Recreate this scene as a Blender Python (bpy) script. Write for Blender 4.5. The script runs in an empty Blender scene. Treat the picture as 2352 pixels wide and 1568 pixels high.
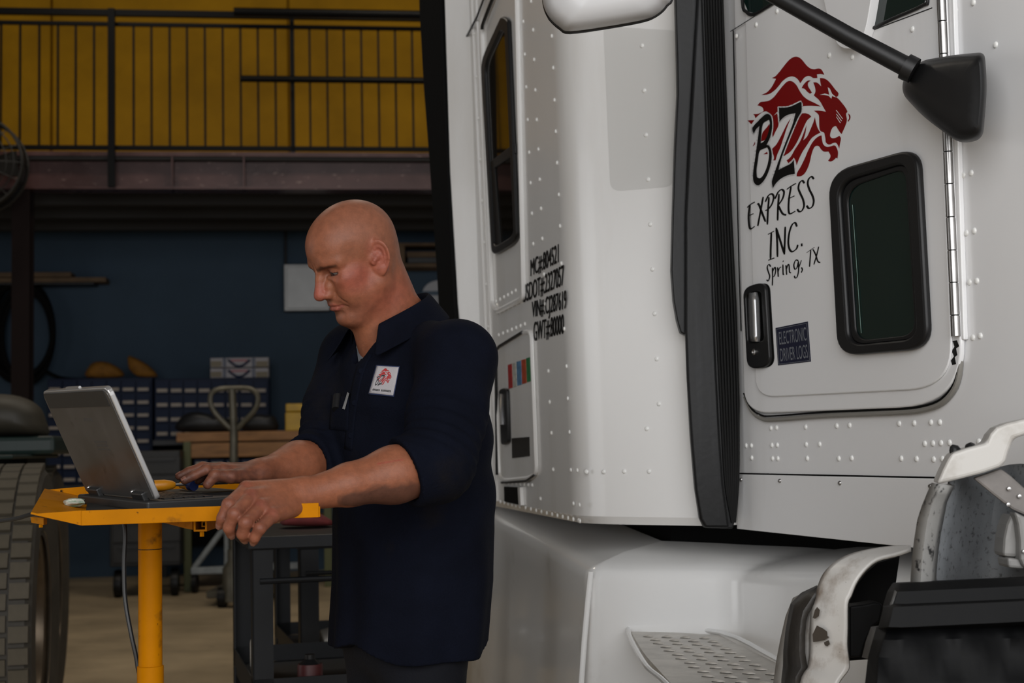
import bpy, bmesh, math, random
import numpy as np
from mathutils import Vector, Matrix
from mathutils.geometry import tessellate_polygon

# ------------------------------------------------------------------ camera, world, light, exposure
S = bpy.context.scene
W, H, FPX = 2352, 1568, 3267.0
CAM = Vector((0.0, 0.0, 1.22))
PITCH = math.atan(238.0 / FPX)
ROLL = math.radians(1.2)
_F = Vector((0, math.cos(PITCH), math.sin(PITCH)))
_R0 = Vector((1, 0, 0)); _U0 = Vector((0, -math.sin(PITCH), math.cos(PITCH)))
_R = _R0 * math.cos(ROLL) - _U0 * math.sin(ROLL)
_U = _U0 * math.cos(ROLL) + _R0 * math.sin(ROLL)
camd = bpy.data.cameras.new('camera'); cam = bpy.data.objects.new('camera', camd)
S.collection.objects.link(cam); S.camera = cam
camd.lens = 36.0 * FPX / W; camd.sensor_width = 36.0; camd.clip_start = 0.05; camd.clip_end = 200
cam.matrix_world = Matrix(((_R.x, _U.x, -_F.x, CAM.x), (_R.y, _U.y, -_F.y, CAM.y), (_R.z, _U.z, -_F.z, CAM.z), (0, 0, 0, 1)))
camd.dof.use_dof = True; camd.dof.focus_distance = 2.70; camd.dof.aperture_fstop = 6.3

world = bpy.data.worlds.new('world'); S.world = world; world.use_nodes = True
wn = world.node_tree.nodes; bg = wn['Background']
bg.inputs[0].default_value = (0.80, 0.87, 1.0, 1); bg.inputs[1].default_value = 0.55

def area_light(name, loc, target, sx, sy, power, color):
    d = bpy.data.lights.new(name, 'AREA'); d.shape = 'RECTANGLE'; d.size = sx; d.size_y = sy; d.energy = power; d.color = color
    o = bpy.data.objects.new(name, d); S.collection.objects.link(o); o.location = loc
    o.rotation_euler = (Vector(target) - Vector(loc)).to_track_quat('-Z', 'Y').to_euler()
    return o
# daylight entering through the two open bay doors behind the photographer
area_light('bay_door_daylight', (0.4, -1.9, 2.75), (0.2, 4.0, 1.5), 6.2, 3.6, 282.0, (1.0, 0.99, 0.98))
area_light('bay_door_daylight', (6.0, -1.9, 2.75), (3.0, 4.0, 1.4), 3.6, 3.6, 45.0, (0.98, 0.985, 1.0))
# added fill light at an invented opening in the left wall
area_light('left_fill_light', (-8.3, 3.4, 1.9), (0.0, 3.8, 1.3), 3.6, 3.4, 42.0, (1.0, 0.97, 0.92))
# added overhead lights, unseen, to brighten the floor in front of the mezzanine
for _x in (-3.2, -0.4, 2.4):
    area_light('overhead_fill_light', (_x, 8.6, 6.7), (_x, 8.9, 0.0), 0.7, 0.7, 45.0, (1.0, 0.90, 0.76))

S.view_settings.view_transform = 'Standard'; S.view_settings.look = 'None'
S.view_settings.gamma = 1.0; S.view_settings.use_curve_mapping = False; S.view_settings.exposure = 0.0

# ------------------------------------------------------------------ geometry helpers
C = S.collection
def ray(x, y): return _F + _R * ((x - W / 2) / FPX) + _U * ((H / 2 - y) / FPX)
def atY(x, y, Y):
    r = ray(x, y); return CAM + r * ((Y - CAM.y) / r.y)
def onZ(x, y, z):
    r = ray(x, y); return CAM + r * ((z - CAM.z) / r.z)
class Plane:
    def __init__(s, p0, n):
        s.p0 = Vector(p0); s.n = Vector(n).normalized()
        if (CAM - s.p0).dot(s.n) < 0: s.n = -s.n
    @staticmethod
    def three(a, b, c): return Plane(a, (Vector(b) - Vector(a)).cross(Vector(c) - Vector(a)))
    def __call__(s, x, y, o=0.0):
        r = ray(x, y); p = s.p0 + s.n * o
        return CAM + r * ((p - CAM).dot(s.n) / r.dot(s.n))
def lin(c):
    return tuple((v / 255 / 12.92) if v / 255 <= 0.04045 else ((v / 255 + 0.055) / 1.055) ** 2.4 for v in c)
def rgb(r, g, b): return lin((r, g, b))

def link(name, me, mat=None, parent=None, smooth=False, angle=40):
    o = bpy.data.objects.new(name, me); C.objects.link(o)
    if mat is not None and not me.materials: me.materials.append(mat)
    if smooth:
        me.polygons.foreach_set('use_smooth', [True] * len(me.polygons))
        if angle: me.set_sharp_from_angle(angle=math.radians(angle))
    if parent is not None: attach(o, parent)
    return o
def attach(o, parent):
    o.parent = parent
    m = Matrix.Identity(4); p = parent; chain = []
    while p is not None:
        chain.append(p); p = p.parent
    for p in reversed(chain): m = m @ p.matrix_parent_inverse @ p.matrix_basis
    o.matrix_parent_inverse = m.inverted()
def pyd(name, verts, faces, mat=None, parent=None, smooth=False, angle=40, fix=True):
    me = bpy.data.meshes.new(name); me.from_pydata([tuple(v) for v in verts], [], [tuple(f) for f in faces]); me.update()
    if fix:
        bm = bmesh.new(); bm.from_mesh(me); bmesh.ops.recalc_face_normals(bm, faces=bm.faces); bm.to_mesh(me); bm.free()
    return link(name, me, mat, parent, smooth, angle)
def tag(o, label=None, cat=None, group=None, kind=None):
    if label: o['label'] = label
    if cat: o['category'] = cat
    if group: o['group'] = group
    if kind: o['kind'] = kind
    return o
def thing(name, label, cat, loc=(0, 0, 0), group=None, rz=0.0):
    o = bpy.data.objects.new(name, None); C.objects.link(o); o.location = loc; o.rotation_euler = (0, 0, rz); o.empty_display_size = 0.1
    o.matrix_basis = Matrix.Translation(loc) @ Matrix.Rotation(rz, 4, 'Z')
    return tag(o, label, cat, group)
def bevel(o, w, seg=2, angle=30):
    m = o.modifiers.new('bevel', 'BEVEL'); m.width = w; m.segments = seg; m.limit_method = 'ANGLE'; m.angle_limit = math.radians(angle)
    return o
def subsurf(o, n=2):
    m = o.modifiers.new('subsurf', 'SUBSURF'); m.levels = n; m.render_levels = n; return o
def solid(o, t, off=-1):
    m = o.modifiers.new('solidify', 'SOLIDIFY'); m.thickness = t; m.offset = off; return o

class MB:
    """collects shapes into one mesh"""
    def __init__(s): s.v = []; s.f = []
    def add(s, v, f):
        b = len(s.v); s.v += [Vector(p) for p in v]; s.f += [tuple(i + b for i in q) for q in f]; return s
    def box(s, lo, hi, M=None):
        x0, y0, z0 = lo; x1, y1, z1 = hi
        v = [Vector(p) for p in ((x0, y0, z0), (x1, y0, z0), (x1, y1, z0), (x0, y1, z0), (x0, y0, z1), (x1, y0, z1), (x1, y1, z1), (x0, y1, z1))]
        if M is not None: v = [M @ p for p in v]
        return s.add(v, ((0, 3, 2, 1), (4, 5, 6, 7), (0, 1, 5, 4), (1, 2, 6, 5), (2, 3, 7, 6), (3, 0, 4, 7)))
    def tube(s, pts, r, n=10, closed=False, cap=True):
        pts = [Vector(p) for p in pts]; m = len(pts)
        rs = r if isinstance(r, (list, tuple)) else [r] * m
        up = None; b = len(s.v)
        for i, p in enumerate(pts):
            a = pts[(i - 1) % m] if (closed or i > 0) else p
            c = pts[(i + 1) % m] if (closed or i < m - 1) else p
            t = (c - a).normalized()
            if up is None:
                up = t.orthogonal().normalized()
            up = (up - t * up.dot(t)).normalized(); sd = t.cross(up)
            for k in range(n):
                q = 2 * math.pi * k / n
                s.v.append(p + (up * math.cos(q) + sd * math.sin(q)) * rs[i])
        for i in range(m if closed else m - 1):
            j = (i + 1) % m
            for k in range(n):
                l = (k + 1) % n
                s.f.append((b + i * n + k, b + i * n + l, b + j * n + l, b + j * n + k))
        if cap and not closed:
            s.f.append(tuple(b + k for k in range(n))[::-1]); s.f.append(tuple(b + (m - 1) * n + k for k in range(n)))
        return s
    def lathe(s, prof, n=24, M=None, cap=True):
        b = len(s.v); m = len(prof)
        for r, z in prof:
            for k in range(n):
                q = 2 * math.pi * k / n; p = Vector((r * math.cos(q), r * math.sin(q), z))
                s.v.append(M @ p if M is not None else p)
        for i in range(m - 1):
            for k in range(n):
                l = (k + 1) % n
                s.f.append((b + i * n + k, b + i * n + l, b + (i + 1) * n + l, b + (i + 1) * n + k))
        if cap:
            s.f.append(tuple(b + k for k in range(n))[::-1]); s.f.append(tuple(b + (m - 1) * n + k for k in range(n)))
        return s
    def prism(s, pts, d):
        pts = [Vector(p) for p in pts]; d = Vector(d); n = len(pts)
        return s.add(pts + [p + d for p in pts], [tuple(range(n))[::-1], tuple(range(n, 2 * n))] + [(i, (i + 1) % n, n + (i + 1) % n, n + i) for i in range(n)])
    def grid(s, rows, closed=False):
        m = len(rows); n = len(rows[0]); v = [p for r in rows for p in r]; f = []
        for i in range(m - 1):
            for j in range(n if closed else n - 1):
                k = (j + 1) % n
                f.append((i * n + j, i * n + k, (i + 1) * n + k, (i + 1) * n + j))
        return s.add(v, f)
    def flat(s, pts, holes=()):
        loops = [[Vector(p) for p in pts]] + [[Vector(p) for p in h] for h in holes]
        v = [p for l in loops for p in l]
        return s.add(v, [tuple(t) for t in tessellate_polygon(loops)])
    def build(s, name, mat=None, parent=None, smooth=False, angle=40, fix=True):
        return pyd(name, s.v, s.f, mat, parent, smooth, angle, fix)
def ring_frame(name, outer, inner, d, mat, parent, lift=None):
    """a frame between two equal-length loops, d = depth vector"""
    n = len(outer); d = Vector(d)
    v = [Vector(p) for p in outer] + [Vector(p) for p in inner] + [Vector(p) + d for p in outer] + [Vector(p) + d for p in inner]
    f = []
    for i in range(n):
        j = (i + 1) % n
        f += [(i, j, n + j, n + i), (2 * n + i, 3 * n + i, 3 * n + j, 2 * n + j), (i, 2 * n + i, 2 * n + j, j), (n + i, n + j, 3 * n + j, 3 * n + i)]
    return pyd(name, v, f, mat, parent, True, 35)
def roundpoly(corners, rad, seg=6):
    """round the corners of a 2-D polygon"""
    out = []; n = len(corners)
    for i in range(n):
        p = Vector(corners[i]); a = Vector(corners[i - 1]); b = Vector(corners[(i + 1) % n])
        r = rad[i] if isinstance(rad, (list, tuple)) else rad
        u = (a - p); w = (b - p); r1 = min(r, u.length * 0.48, w.length * 0.48)
        s0 = p + u.normalized() * r1; s1 = p + w.normalized() * r1
        if r1 < 1e-6: out.append(p); continue
        for k in range(seg + 1):
            t = k / seg; out.append(s0 * (1 - t) ** 2 + p * (2 * t * (1 - t)) + s1 * t * t)
    return out
def catmull(pts, n=6, closed=False):
    pts = [Vector(p) for p in pts]; m = len(pts); out = []
    for i in range(m if closed else m - 1):
        p1 = pts[i]; p2 = pts[(i + 1) % m]
        p0 = pts[i - 1] if (closed or i > 0) else p1 * 2 - p2
        p3 = pts[(i + 2) % m] if (closed or i + 2 < m) else p2 * 2 - p1
        for k in range(n):
            t = k / n
            out.append(0.5 * ((2 * p1) + (p2 - p0) * t + (2 * p0 - 5 * p1 + 4 * p2 - p3) * t * t + (3 * p1 - p0 - 3 * p2 + p3) * t ** 3))
    if not closed: out.append(pts[-1])
    return out
def smooth_poly(pts, n=3, sharp=62):
    """round a closed 2-D outline but keep its sharp points"""
    P = [Vector(p) for p in pts]; m = len(P); sh = []
    for i in range(m):
        a = (P[i] - P[i - 1]); b = (P[(i + 1) % m] - P[i]); sh.append(a.length < 1e-6 or b.length < 1e-6 or math.degrees(a.angle(b)) > sharp)
    out = []
    for i in range(m):
        j = (i + 1) % m; p1 = P[i]; p2 = P[j]; d = (p2 - p1); L = d.length
        t1 = d if sh[i] else (p2 - P[i - 1]).normalized() * L; t2 = d if sh[j] else (P[(j + 1) % m] - p1).normalized() * L
        for k in range(n):
            t = k / n; out.append(p1 * (2 * t ** 3 - 3 * t * t + 1) + t1 * (t ** 3 - 2 * t * t + t) + p2 * (-2 * t ** 3 + 3 * t * t) + t2 * (t ** 3 - t * t))
    return [tuple(p) for p in out]
def strokes(mb, fn, lines, w0, w1, nib=math.radians(35), o=0.0, sm=5):
    """calligraphic pen strokes given in picture coordinates, laid on a plane"""
    for L in lines:
        P = catmull([Vector(p) for p in L], sm) if len(L) > 2 else [Vector(p) for p in L]
        n = len(P); a = []; b = []
        for i in range(n):
            t = (P[min(i + 1, n - 1)] - P[max(i - 1, 0)])
            ang = math.atan2(t.y, t.x); wd = (w0 + (w1 - w0) * abs(math.sin(ang + nib))) / 2
            nrm = Vector((-t.y, t.x)).normalized() * wd
            e = 0.75 if i in (0, n - 1) else 1.0
            a.append(P[i] + nrm * e); b.append(P[i] - nrm * e)
        v = [fn(p.x, p.y, o) for p in a + b]
        mb.add(v, [(i, i + 1, n + i + 1, n + i) for i in range(n - 1)])
def text_mesh(s, bold=0.0):
    cu = bpy.data.curves.new('print', 'FONT'); cu.body = s; cu.offset = bold; ob = bpy.data.objects.new('print', cu)
    C.objects.link(ob); dg = bpy.context.evaluated_depsgraph_get(); me = ob.evaluated_get(dg).to_mesh()
    v = [Vector((p.co.x, p.co.y)) for p in me.vertices]; f = [tuple(p.vertices) for p in me.polygons]
    bpy.data.objects.remove(ob); bpy.data.curves.remove(cu)
    return v, f
def text_quad(mb, s, quad, fn, bold=0.0):
    """lay a line of print into the quad TL, TR, BR, BL (2-D), through fn to 3-D"""
    v, f = text_mesh(s, bold)
    x0 = min(p.x for p in v); x1 = max(p.x for p in v); y0 = 0.0; y1 = 0.70
    TL, TR, BR, BL = [Vector(q) for q in quad]; out = []
    for p in v:
        a = (p.x - x0) / (x1 - x0); b = (p.y - y0) / (y1 - y0)
        q = (BL * (1 - a) + BR * a) * (1 - b) + (TL * (1 - a) + TR * a) * b
        out.append(fn(q.x, q.y))
    mb.add(out, f)

# ------------------------------------------------------------------ materials
MATS = {}
def mat(name, col, rough=0.5, metal=0.0, spec=0.5, var=0.0, var_scale=6.0, col2=None, bump=0.0, bump_scale=40.0, coat=0.0, thr=(0.35, 0.7), stretch=None, rvar=0.0, extra=None):
    if name in MATS: return MATS[name]
    m = bpy.data.materials.new(name); m.use_nodes = True; nt = m.node_tree; N = nt.nodes; L = nt.links
    b = N['Principled BSDF']; b.inputs['Roughness'].default_value = rough; b.inputs['Metallic'].default_value = metal
    b.inputs['Specular IOR Level'].default_value = spec; b.inputs['Coat Weight'].default_value = coat; b.inputs['Coat Roughness'].default_value = 0.06
    b.inputs['Base Color'].default_value = (*col, 1)
    tc = N.new('ShaderNodeTexCoord'); mp = N.new('ShaderNodeMapping'); L.new(tc.outputs['Object'], mp.inputs['Vector'])
    if stretch: mp.inputs['Scale'].default_value = stretch
    if var > 0 or col2 is not None or rvar > 0:
        nz = N.new('ShaderNodeTexNoise'); nz.inputs['Scale'].default_value = var_scale; nz.inputs['Detail'].default_value = 6; nz.inputs['Roughness'].default_value = 0.62
        L.new(mp.outputs[0], nz.inputs['Vector'])
        rp = N.new('ShaderNodeValToRGB'); rp.color_ramp.elements[0].position = thr[0]; rp.color_ramp.elements[1].position = thr[1]
        c2 = col2 if col2 is not None else tuple(c * (1 - var) for c in col)
        rp.color_ramp.elements[0].color = (*c2, 1); rp.color_ramp.elements[1].color = (*col, 1)
        L.new(nz.outputs['Fac'], rp.inputs['Fac'])
        if var > 0 or col2 is not None: L.new(rp.outputs['Color'], b.inputs['Base Color'])
        if rvar > 0:
            mr = N.new('ShaderNodeMapRange'); mr.inputs[3].default_value = max(0, rough - rvar); mr.inputs[4].default_value = min(1, rough + rvar)
            L.new(nz.outputs['Fac'], mr.inputs[0]); L.new(mr.outputs[0], b.inputs['Roughness'])
    if bump > 0:
        n2 = N.new('ShaderNodeTexNoise'); n2.inputs['Scale'].default_value = bump_scale; n2.inputs['Detail'].default_value = 5
        L.new(mp.outputs[0], n2.inputs['Vector'])
        bp = N.new('ShaderNodeBump'); bp.inputs['Strength'].default_value = bump; bp.inputs['Distance'].default_value = 0.01
        L.new(n2.outputs['Fac'], bp.inputs['Height']); L.new(bp.outputs[0], b.inputs['Normal'])
    if extra: extra(nt, b, mp)
    MATS[name] = m; return m
def add_layer(nt, b, mp, col, scale, lo, hi, stretch=None, inp='Base Color'):
    """mix another colour over the base where a noise passes a threshold (stains, chips, dirt)"""
    N = nt.nodes; L = nt.links
    nz = N.new('ShaderNodeTexNoise'); nz.inputs['Scale'].default_value = scale; nz.inputs['Detail'].default_value = 8; nz.inputs['Roughness'].default_value = 0.6
    if stretch:
        m2 = N.new('ShaderNodeMapping'); m2.inputs['Scale'].default_value = stretch; L.new(mp.outputs[0], m2.inputs['Vector']); L.new(m2.outputs[0], nz.inputs['Vector'])
    else: L.new(mp.outputs[0], nz.inputs['Vector'])
    r = N.new('ShaderNodeValToRGB'); r.color_ramp.elements[0].position = lo; r.color_ramp.elements[1].position = hi
    L.new(nz.outputs['Fac'], r.inputs['Fac'])
    mx = N.new('ShaderNodeMix'); mx.data_type = 'RGBA'; L.new(r.outputs['Color'], mx.inputs[0])
    cur = b.inputs[inp]
    if cur.is_linked: L.new(cur.links[0].from_socket, mx.inputs[6])
    else: mx.inputs[6].default_value = cur.default_value
    mx.inputs[7].default_value = (*col, 1); L.new(mx.outputs[2], cur)

M_white = mat('truck_white_paint', (0.78, 0.78, 0.785), 0.22, coat=0.25, extra=lambda nt, b, mp: add_layer(nt, b, mp, (0.60, 0.585, 0.56), 3.0, 0.58, 1.0, (1, 1, 0.25)))
M_white2 = mat('sleeper_white_paint', (0.76, 0.755, 0.745), 0.24, coat=0.25, extra=lambda nt, b, mp: add_layer(nt, b, mp, (0.56, 0.53, 0.48), 2.5, 0.52, 0.95, (1, 1, 0.2)))
M_rivet = mat('rivet_white', (0.78, 0.78, 0.76), 0.3)
M_fairing = mat('fairing_white', (0.72, 0.72, 0.715), 0.20, coat=0.3, extra=lambda nt, b, mp: (add_layer(nt, b, mp, (0.34, 0.29, 0.23), 4.0, 0.60, 0.95), add_layer(nt, b, mp, (0.02, 0.02, 0.02), 60.0, 0.80, 0.83)))
M_rubber = mat('black_rubber', (0.0035, 0.0037, 0.0042), 0.45, spec=0.3, var=0.3, var_scale=9, bump=0.05, bump_scale=60, extra=lambda nt, b, mp: add_layer(nt, b, mp, (0.017, 0.018, 0.020), 7.0, 0.5, 0.9, (6, 6, 0.3)))
M_bellows = mat('black_bellows', (0.0022, 0.0022, 0.0022), 0.6, spec=0.25)
M_plastic = mat('black_plastic', (0.0085, 0.0085, 0.009), 0.42, spec=0.35, bump=0.02, bump_scale=220)
M_glass = mat('dark_glass', (0.006, 0.016, 0.014), 0.04, spec=0.6)
M_glass2 = mat('sleeper_glass', (0.008, 0.006, 0.004), 0.03, spec=0.7)
M_chrome = mat('chrome', (0.80, 0.80, 0.81), 0.22, 0.85)
M_hinge = mat('hinge_steel', (0.45, 0.44, 0.43), 0.32, 1.0, var=0.25, var_scale=30)
M_alum = mat('step_aluminium', (0.60, 0.57, 0.52), 0.36, 0.35, var=0.3, var_scale=14)
M_black = mat('matt_black', (0.0035, 0.0035, 0.0035), 0.75, spec=0.12)
M_ink = mat('black_print', (0.006, 0.0055, 0.005), 0.5, spec=0.15)
M_red = mat('red_print', (0.19, 0.0015, 0.002), 0.45, spec=0.2)
M_liner = mat('fender_liner_plastic', (0.0032, 0.0034, 0.0038), 0.6, spec=0.14, var=0.4, var_scale=5, bump=0.1, bump_scale=25, extra=lambda nt, b, mp: add_layer(nt, b, mp, (0.06, 0.058, 0.055), 90.0, 0.73, 0.80))
M_steel_dark = mat('dark_painted_steel', (0.018, 0.019, 0.022), 0.45, var=0.5, var_scale=12)
# ------------------------------------------------------------------ the building
WA = math.radians(7.2)
Wd = Vector((math.cos(WA), math.sin(WA), 0)); Wn = Vector((math.sin(WA), -math.cos(WA), 0))      # along the rear wall / out of it
def wallplane(px, py, Y): return Plane(atY(px, py, Y), Wn)
P_back = wallplane(500, 800, 14.4)
P_beam = wallplane(500, 400, 11.5)
ZDECK = P_beam(500, 349).z
def wp(plane, u, z, o=0.0):            # point on a wall-parallel plane by distance along it
    b = plane.p0 + plane.n * o; return Vector((b.x + Wd.x * u, b.y + Wd.y * u, z))
M_floor = mat('concrete_floor', rgb(190, 170, 138), 0.5, var=0.35, var_scale=1.6, bump=0.1, bump_scale=30, rvar=0.15,
              extra=lambda nt, b, mp: (add_layer(nt, b, mp, (0.06, 0.05, 0.04), 1.1, 0.66, 0.82), add_layer(nt, b, mp, (0.05, 0.04, 0.03), 7.0, 0.66, 0.8)))
M_yellow = mat('yellow_wall_panel', (0.60, 0.30, 0.006), 0.6, spec=0.15, var=0.3, var_scale=1.3, bump=0.05)
M_blue = mat('blue_wall_paint', (0.040, 0.072, 0.112), 0.6, spec=0.2, var=0.2, var_scale=1.0, bump=0.08, bump_scale=12)
M_grey = mat('grey_wall_metal', (0.16, 0.16, 0.16), 0.6, var=0.3, var_scale=0.7)
M_beam = mat('oxide_red_beam', (0.085, 0.036, 0.032), 0.30, var=0.4, var_scale=2.5, rvar=0.12, extra=lambda nt, b, mp: add_layer(nt, b, mp, (0.28, 0.20, 0.17), 14.0, 0.63, 0.70, (1, 1, 3)))
M_rail = mat('railing_black_paint', (0.003, 0.003, 0.0032), 0.4, spec=0.12)
M_deck = mat('deck_underside', (0.03, 0.028, 0.027), 0.8)
M_ceil = mat('ceiling_metal', (0.22, 0.21, 0.20), 0.6)

def struct(o): o['kind'] = 'structure'; return o
struct(MB().box((-9.5, -9, -0.2), (11, 18, 0)).build('floor', M_floor))
struct(MB().box((-9.5, -9, 7.2), (11, 18, 7.4)).build('ceiling', M_ceil))
lw_ = MB()
for lo, hi in (((-8.8, -2.3, 0), (-8.6, 1.6, 7.2)), ((-8.8, 5.2, 0), (-8.6, 18, 7.2)), ((-8.8, 1.6, 3.7), (-8.6, 5.2, 7.2))): lw_.box(lo, hi)  # opening cut to go with the added fill light
struct(lw_.build('wall_left', mat('pale_wall_metal', (0.42, 0.39, 0.34), 0.6, var=0.2, var_scale=0.7)))
struct(MB().box((9.6, -2.3, 0), (9.8, 18, 7.2)).build('wall_right', M_grey))
fw = MB()
for lo, hi in (((-8.6, -2.3, 0), (-2.7, -2.1, 7.2)), ((3.6, -2.3, 0), (4.2, -2.1, 7.2)), ((8.0, -2.3, 0), (9.6, -2.1, 7.2)), ((-2.7, -2.3, 4.6), (3.6, -2.1, 7.2)), ((4.2, -2.3, 4.6), (8.0, -2.1, 7.2))):
    fw.box(lo, hi)
struct(fw.build('wall_front', M_grey))
bk = MB(); bk.prism([wp(P_back, -9, 0), wp(P_back, 9, 0), wp(P_back, 9, ZDECK), wp(P_back, -9, ZDECK)], -P_back.n * 0.2)
struct(bk.build('wall_back', M_blue))
up = bpy.data.objects.new('wall_back_upper', None); C.objects.link(up); struct(up)
us = [-9.0, -6.9, -4.6, -2.3]
u_seam = (P_back(662, 60) - P_back.p0).dot(Wd)
edges = [u_seam + k * 2.38 for k in range(-5, 5)]
for a, b in zip(edges[:-1], edges[1:]):
    p = MB(); p.prism([wp(P_back, a + 0.012, ZDECK), wp(P_back, b - 0.012, ZDECK), wp(P_back, b - 0.012, 7.2), wp(P_back, a + 0.012, 7.2)], -P_back.n * 0.12)
    bevel(p.build('panel', M_yellow, up), 0.008)
p = MB(); p.prism([wp(P_back, -12, ZDECK, -0.1), wp(P_back, 12, ZDECK, -0.1), wp(P_back, 12, 7.2, -0.1), wp(P_back, -12, 7.2, -0.1)], -P_back.n * 0.1)
p.build('backing', M_yellow, up)

# mezzanine: deck, front beam with flanges and stiffeners, joists below
dk = MB(); dk.prism([wp(P_beam, -9, ZDECK - 0.06, -0.02), wp(P_beam, 9, ZDECK - 0.06, -0.02), wp(P_back, 9, ZDECK - 0.06), wp(P_back, -9, ZDECK - 0.06)], (0, 0, 0.06))
struct(dk.build('mezzanine_deck', M_deck))
zb1 = P_beam(500, 434).z; zt = ZDECK
bm_ = bpy.data.objects.new('mezzanine_beam', None); C.objects.link(bm_); struct(bm_)
def wbox(plane, u0, u1, z0, z1, o0, o1):
    m = MB(); m.prism([wp(plane, u0, z0, o0), wp(plane, u1, z0, o0), wp(plane, u1, z1, o0), wp(plane, u0, z1, o0)], plane.n * (o1 - o0)); return m
wbox(P_beam, -9, 9, zb1, zt - 0.02, -0.14, -0.12).build('web', M_beam, bm_)
wbox(P_beam, -9, 9, zt - 0.035, zt, -0.20, 0.0).build('top_flange', M_beam, bm_)
wbox(P_beam, -9, 9, zb1, zb1 + 0.018, -0.20, 0.0).build('bottom_flange', M_beam, bm_)
for px in (262, 395, 560):
    u = (P_beam(px, 400) - P_beam.p0).dot(Wd)
    wbox(P_beam, u - 0.006, u + 0.006, zb1, zt - 0.02, -0.13, -0.005).build('stiffener', M_beam, bm_)
for k, o in enumerate((-0.75, -1.45, -2.15)):
    struct(wbox(P_beam, -9, 9, zb1 - 0.0, zt - 0.06, o - 0.12, o).build('mezzanine_joist', M_deck))
# column at the left carrying the beam
cu = (P_beam(46, 700) - P_beam.p0).dot(Wd)
cb = wbox(P_beam, cu - 0.07, cu + 0.07, 0, zb1, -0.19, -0.17); cb2 = wbox(P_beam, cu - 0.07, cu + 0.07, 0, zb1, -0.03, -0.01); cb3 = wbox(P_beam, cu - 0.006, cu + 0.006, 0, zb1, -0.17, -0.03)
for q in (cb2, cb3): cb.add(q.v, q.f)
struct(cb.build('steel_column', mat('column_dark_red', (0.008, 0.004, 0.0035), 0.6, spec=0.1)))
# pipe along the underside
pz = P_back(400, 483, 0.25); struct(MB().tube([wp(P_back, -7, pz.z, 0.25), wp(P_back, 7, pz.z, 0.25)], 0.035).build('ceiling_pipe', M_steel_dark))

# ------------------------------------------------------------------ mezzanine railing
def rp(px, py, o=0.0): return P_beam(px, py, o)
rail = thing('mezzanine_railing', 'black steel guard railing with thin upright bars along the mezzanine edge', 'railing', tuple(wp(P_beam, 0, ZDECK, -0.08)))
def zat(py, px=500): return P_beam(px, py, -0.08).z
def bar(name, u0, u1, zc, h, dep, o=-0.08):
    return wbox(P_beam, u0, u1, zc - h / 2, zc + h / 2, o - dep / 2, o + dep / 2).build(name, M_rail, rail)
zc_top = zat(34, 500); zc_mid = zat(59.5, 500); zc_bot = zat(349, 500) + 0.03
bar('top_rail', -6.5, 3.2, zc_top, 0.05, 0.05); bar('upper_rail', -6.5, 3.2, zc_mid, 0.03, 0.03); bar('bottom_rail', -6.5, 3.2, zc_bot, 0.035, 0.035)
def ucol(px, py=200): return (P_beam(px, py, -0.08) - P_beam.p0).dot(Wd)
bals = [2, 46, 90, 133, 174, 216, 307, 348, 390, 430, 471, 512, 553, 593, 633, 712, 752, 791, 831, 870, 909, 948, 987, 1026]
b0 = None
for px in bals + [-40, -82, -125]:
    u = ucol(px)
    if b0 is None:
        b0 = MB().box((-0.0085, -0.0085, 0), (0.0085, 0.0085, zc_mid - zc_bot)).build('baluster', M_rail); o = b0
    else:
        o = b0.copy(); C.objects.link(o)
    q = wp(P_beam, u, zc_bot, -0.08); o.location = q; o.rotation_euler = (0, 0, WA); o.matrix_basis = Matrix.Translation(q) @ Matrix.Rotation(WA, 4, 'Z')
    attach(o, rail)
for px, w in ((261, 0.055), (672, 0.035), (-170, 0.055), (1085, 0.055)):
    u = ucol(px); zlow = zb1 + 0.01 if w > 0.05 else ZDECK
    wbox(P_beam, u - w / 2, u + w / 2, zlow, zc_top, 0.001 if w > 0.05 else -0.08 - w / 2, 0.001 + w if w > 0.05 else -0.08 + w / 2).build('post', M_rail, rail)
for y, x0, r in ((37.5, 541, 0.034), (190, 555, 0.028)):
    MB().tube([wp(P_beam, ucol(x0), zat(y), 0.06), wp(P_beam, 3.2, zat(y), 0.06)], r).build('pipe_rail', M_rail, rail)
# ------------------------------------------------------------------ the white truck
dc = ray(85, 1043); dc.z = 0; dc.normalize()
ds = ray(500, 1035); ds.z = 0; ds.normalize()
p_h = atY(2195, 780, 2.65)
P_cab = Plane(p_h, Vector((dc.y, -dc.x, 0)))
A_ = atY(1578, 1214, 3.50); K_ = atY(1333, 1203, 3.68)
lean = atY(1290, 0, 3.68) - atY(1335, 1200, 3.68); lean = lean / lean.z
P_side = Plane.three(K_, K_ + ds, K_ + lean)
P_flare = Plane.three(K_, A_, K_ + lean)
truck = thing('truck', 'white sleeper-cab semi truck with red lion logo and black lettering on the door', 'truck', (1.2, 3.6, 0))
ncab = P_cab.n; nside = P_side.n
def pix(fn, pts, o=0.0): return [fn(p[0], p[1], o) for p in pts]
def slab(name, fn, pts, o0, o1, m, parent, bv=0.0, smooth=False):
    """a plate with the given outline standing from o0 to o1 out of a plane; the outline is exact on its outer face"""
    a = pix(fn, pts, o1); d = -fn.n * (o1 - o0)
    o = MB().prism(a, d).build(name, m, parent, smooth, 35)
    if bv: bevel(o, bv, 3)
    return o
def flatpart(name, m, parent, polys):
    q = MB()
    for v, holes in polys: q.flat(v, holes)
    return q.build(name, m, parent, fix=False)
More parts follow.
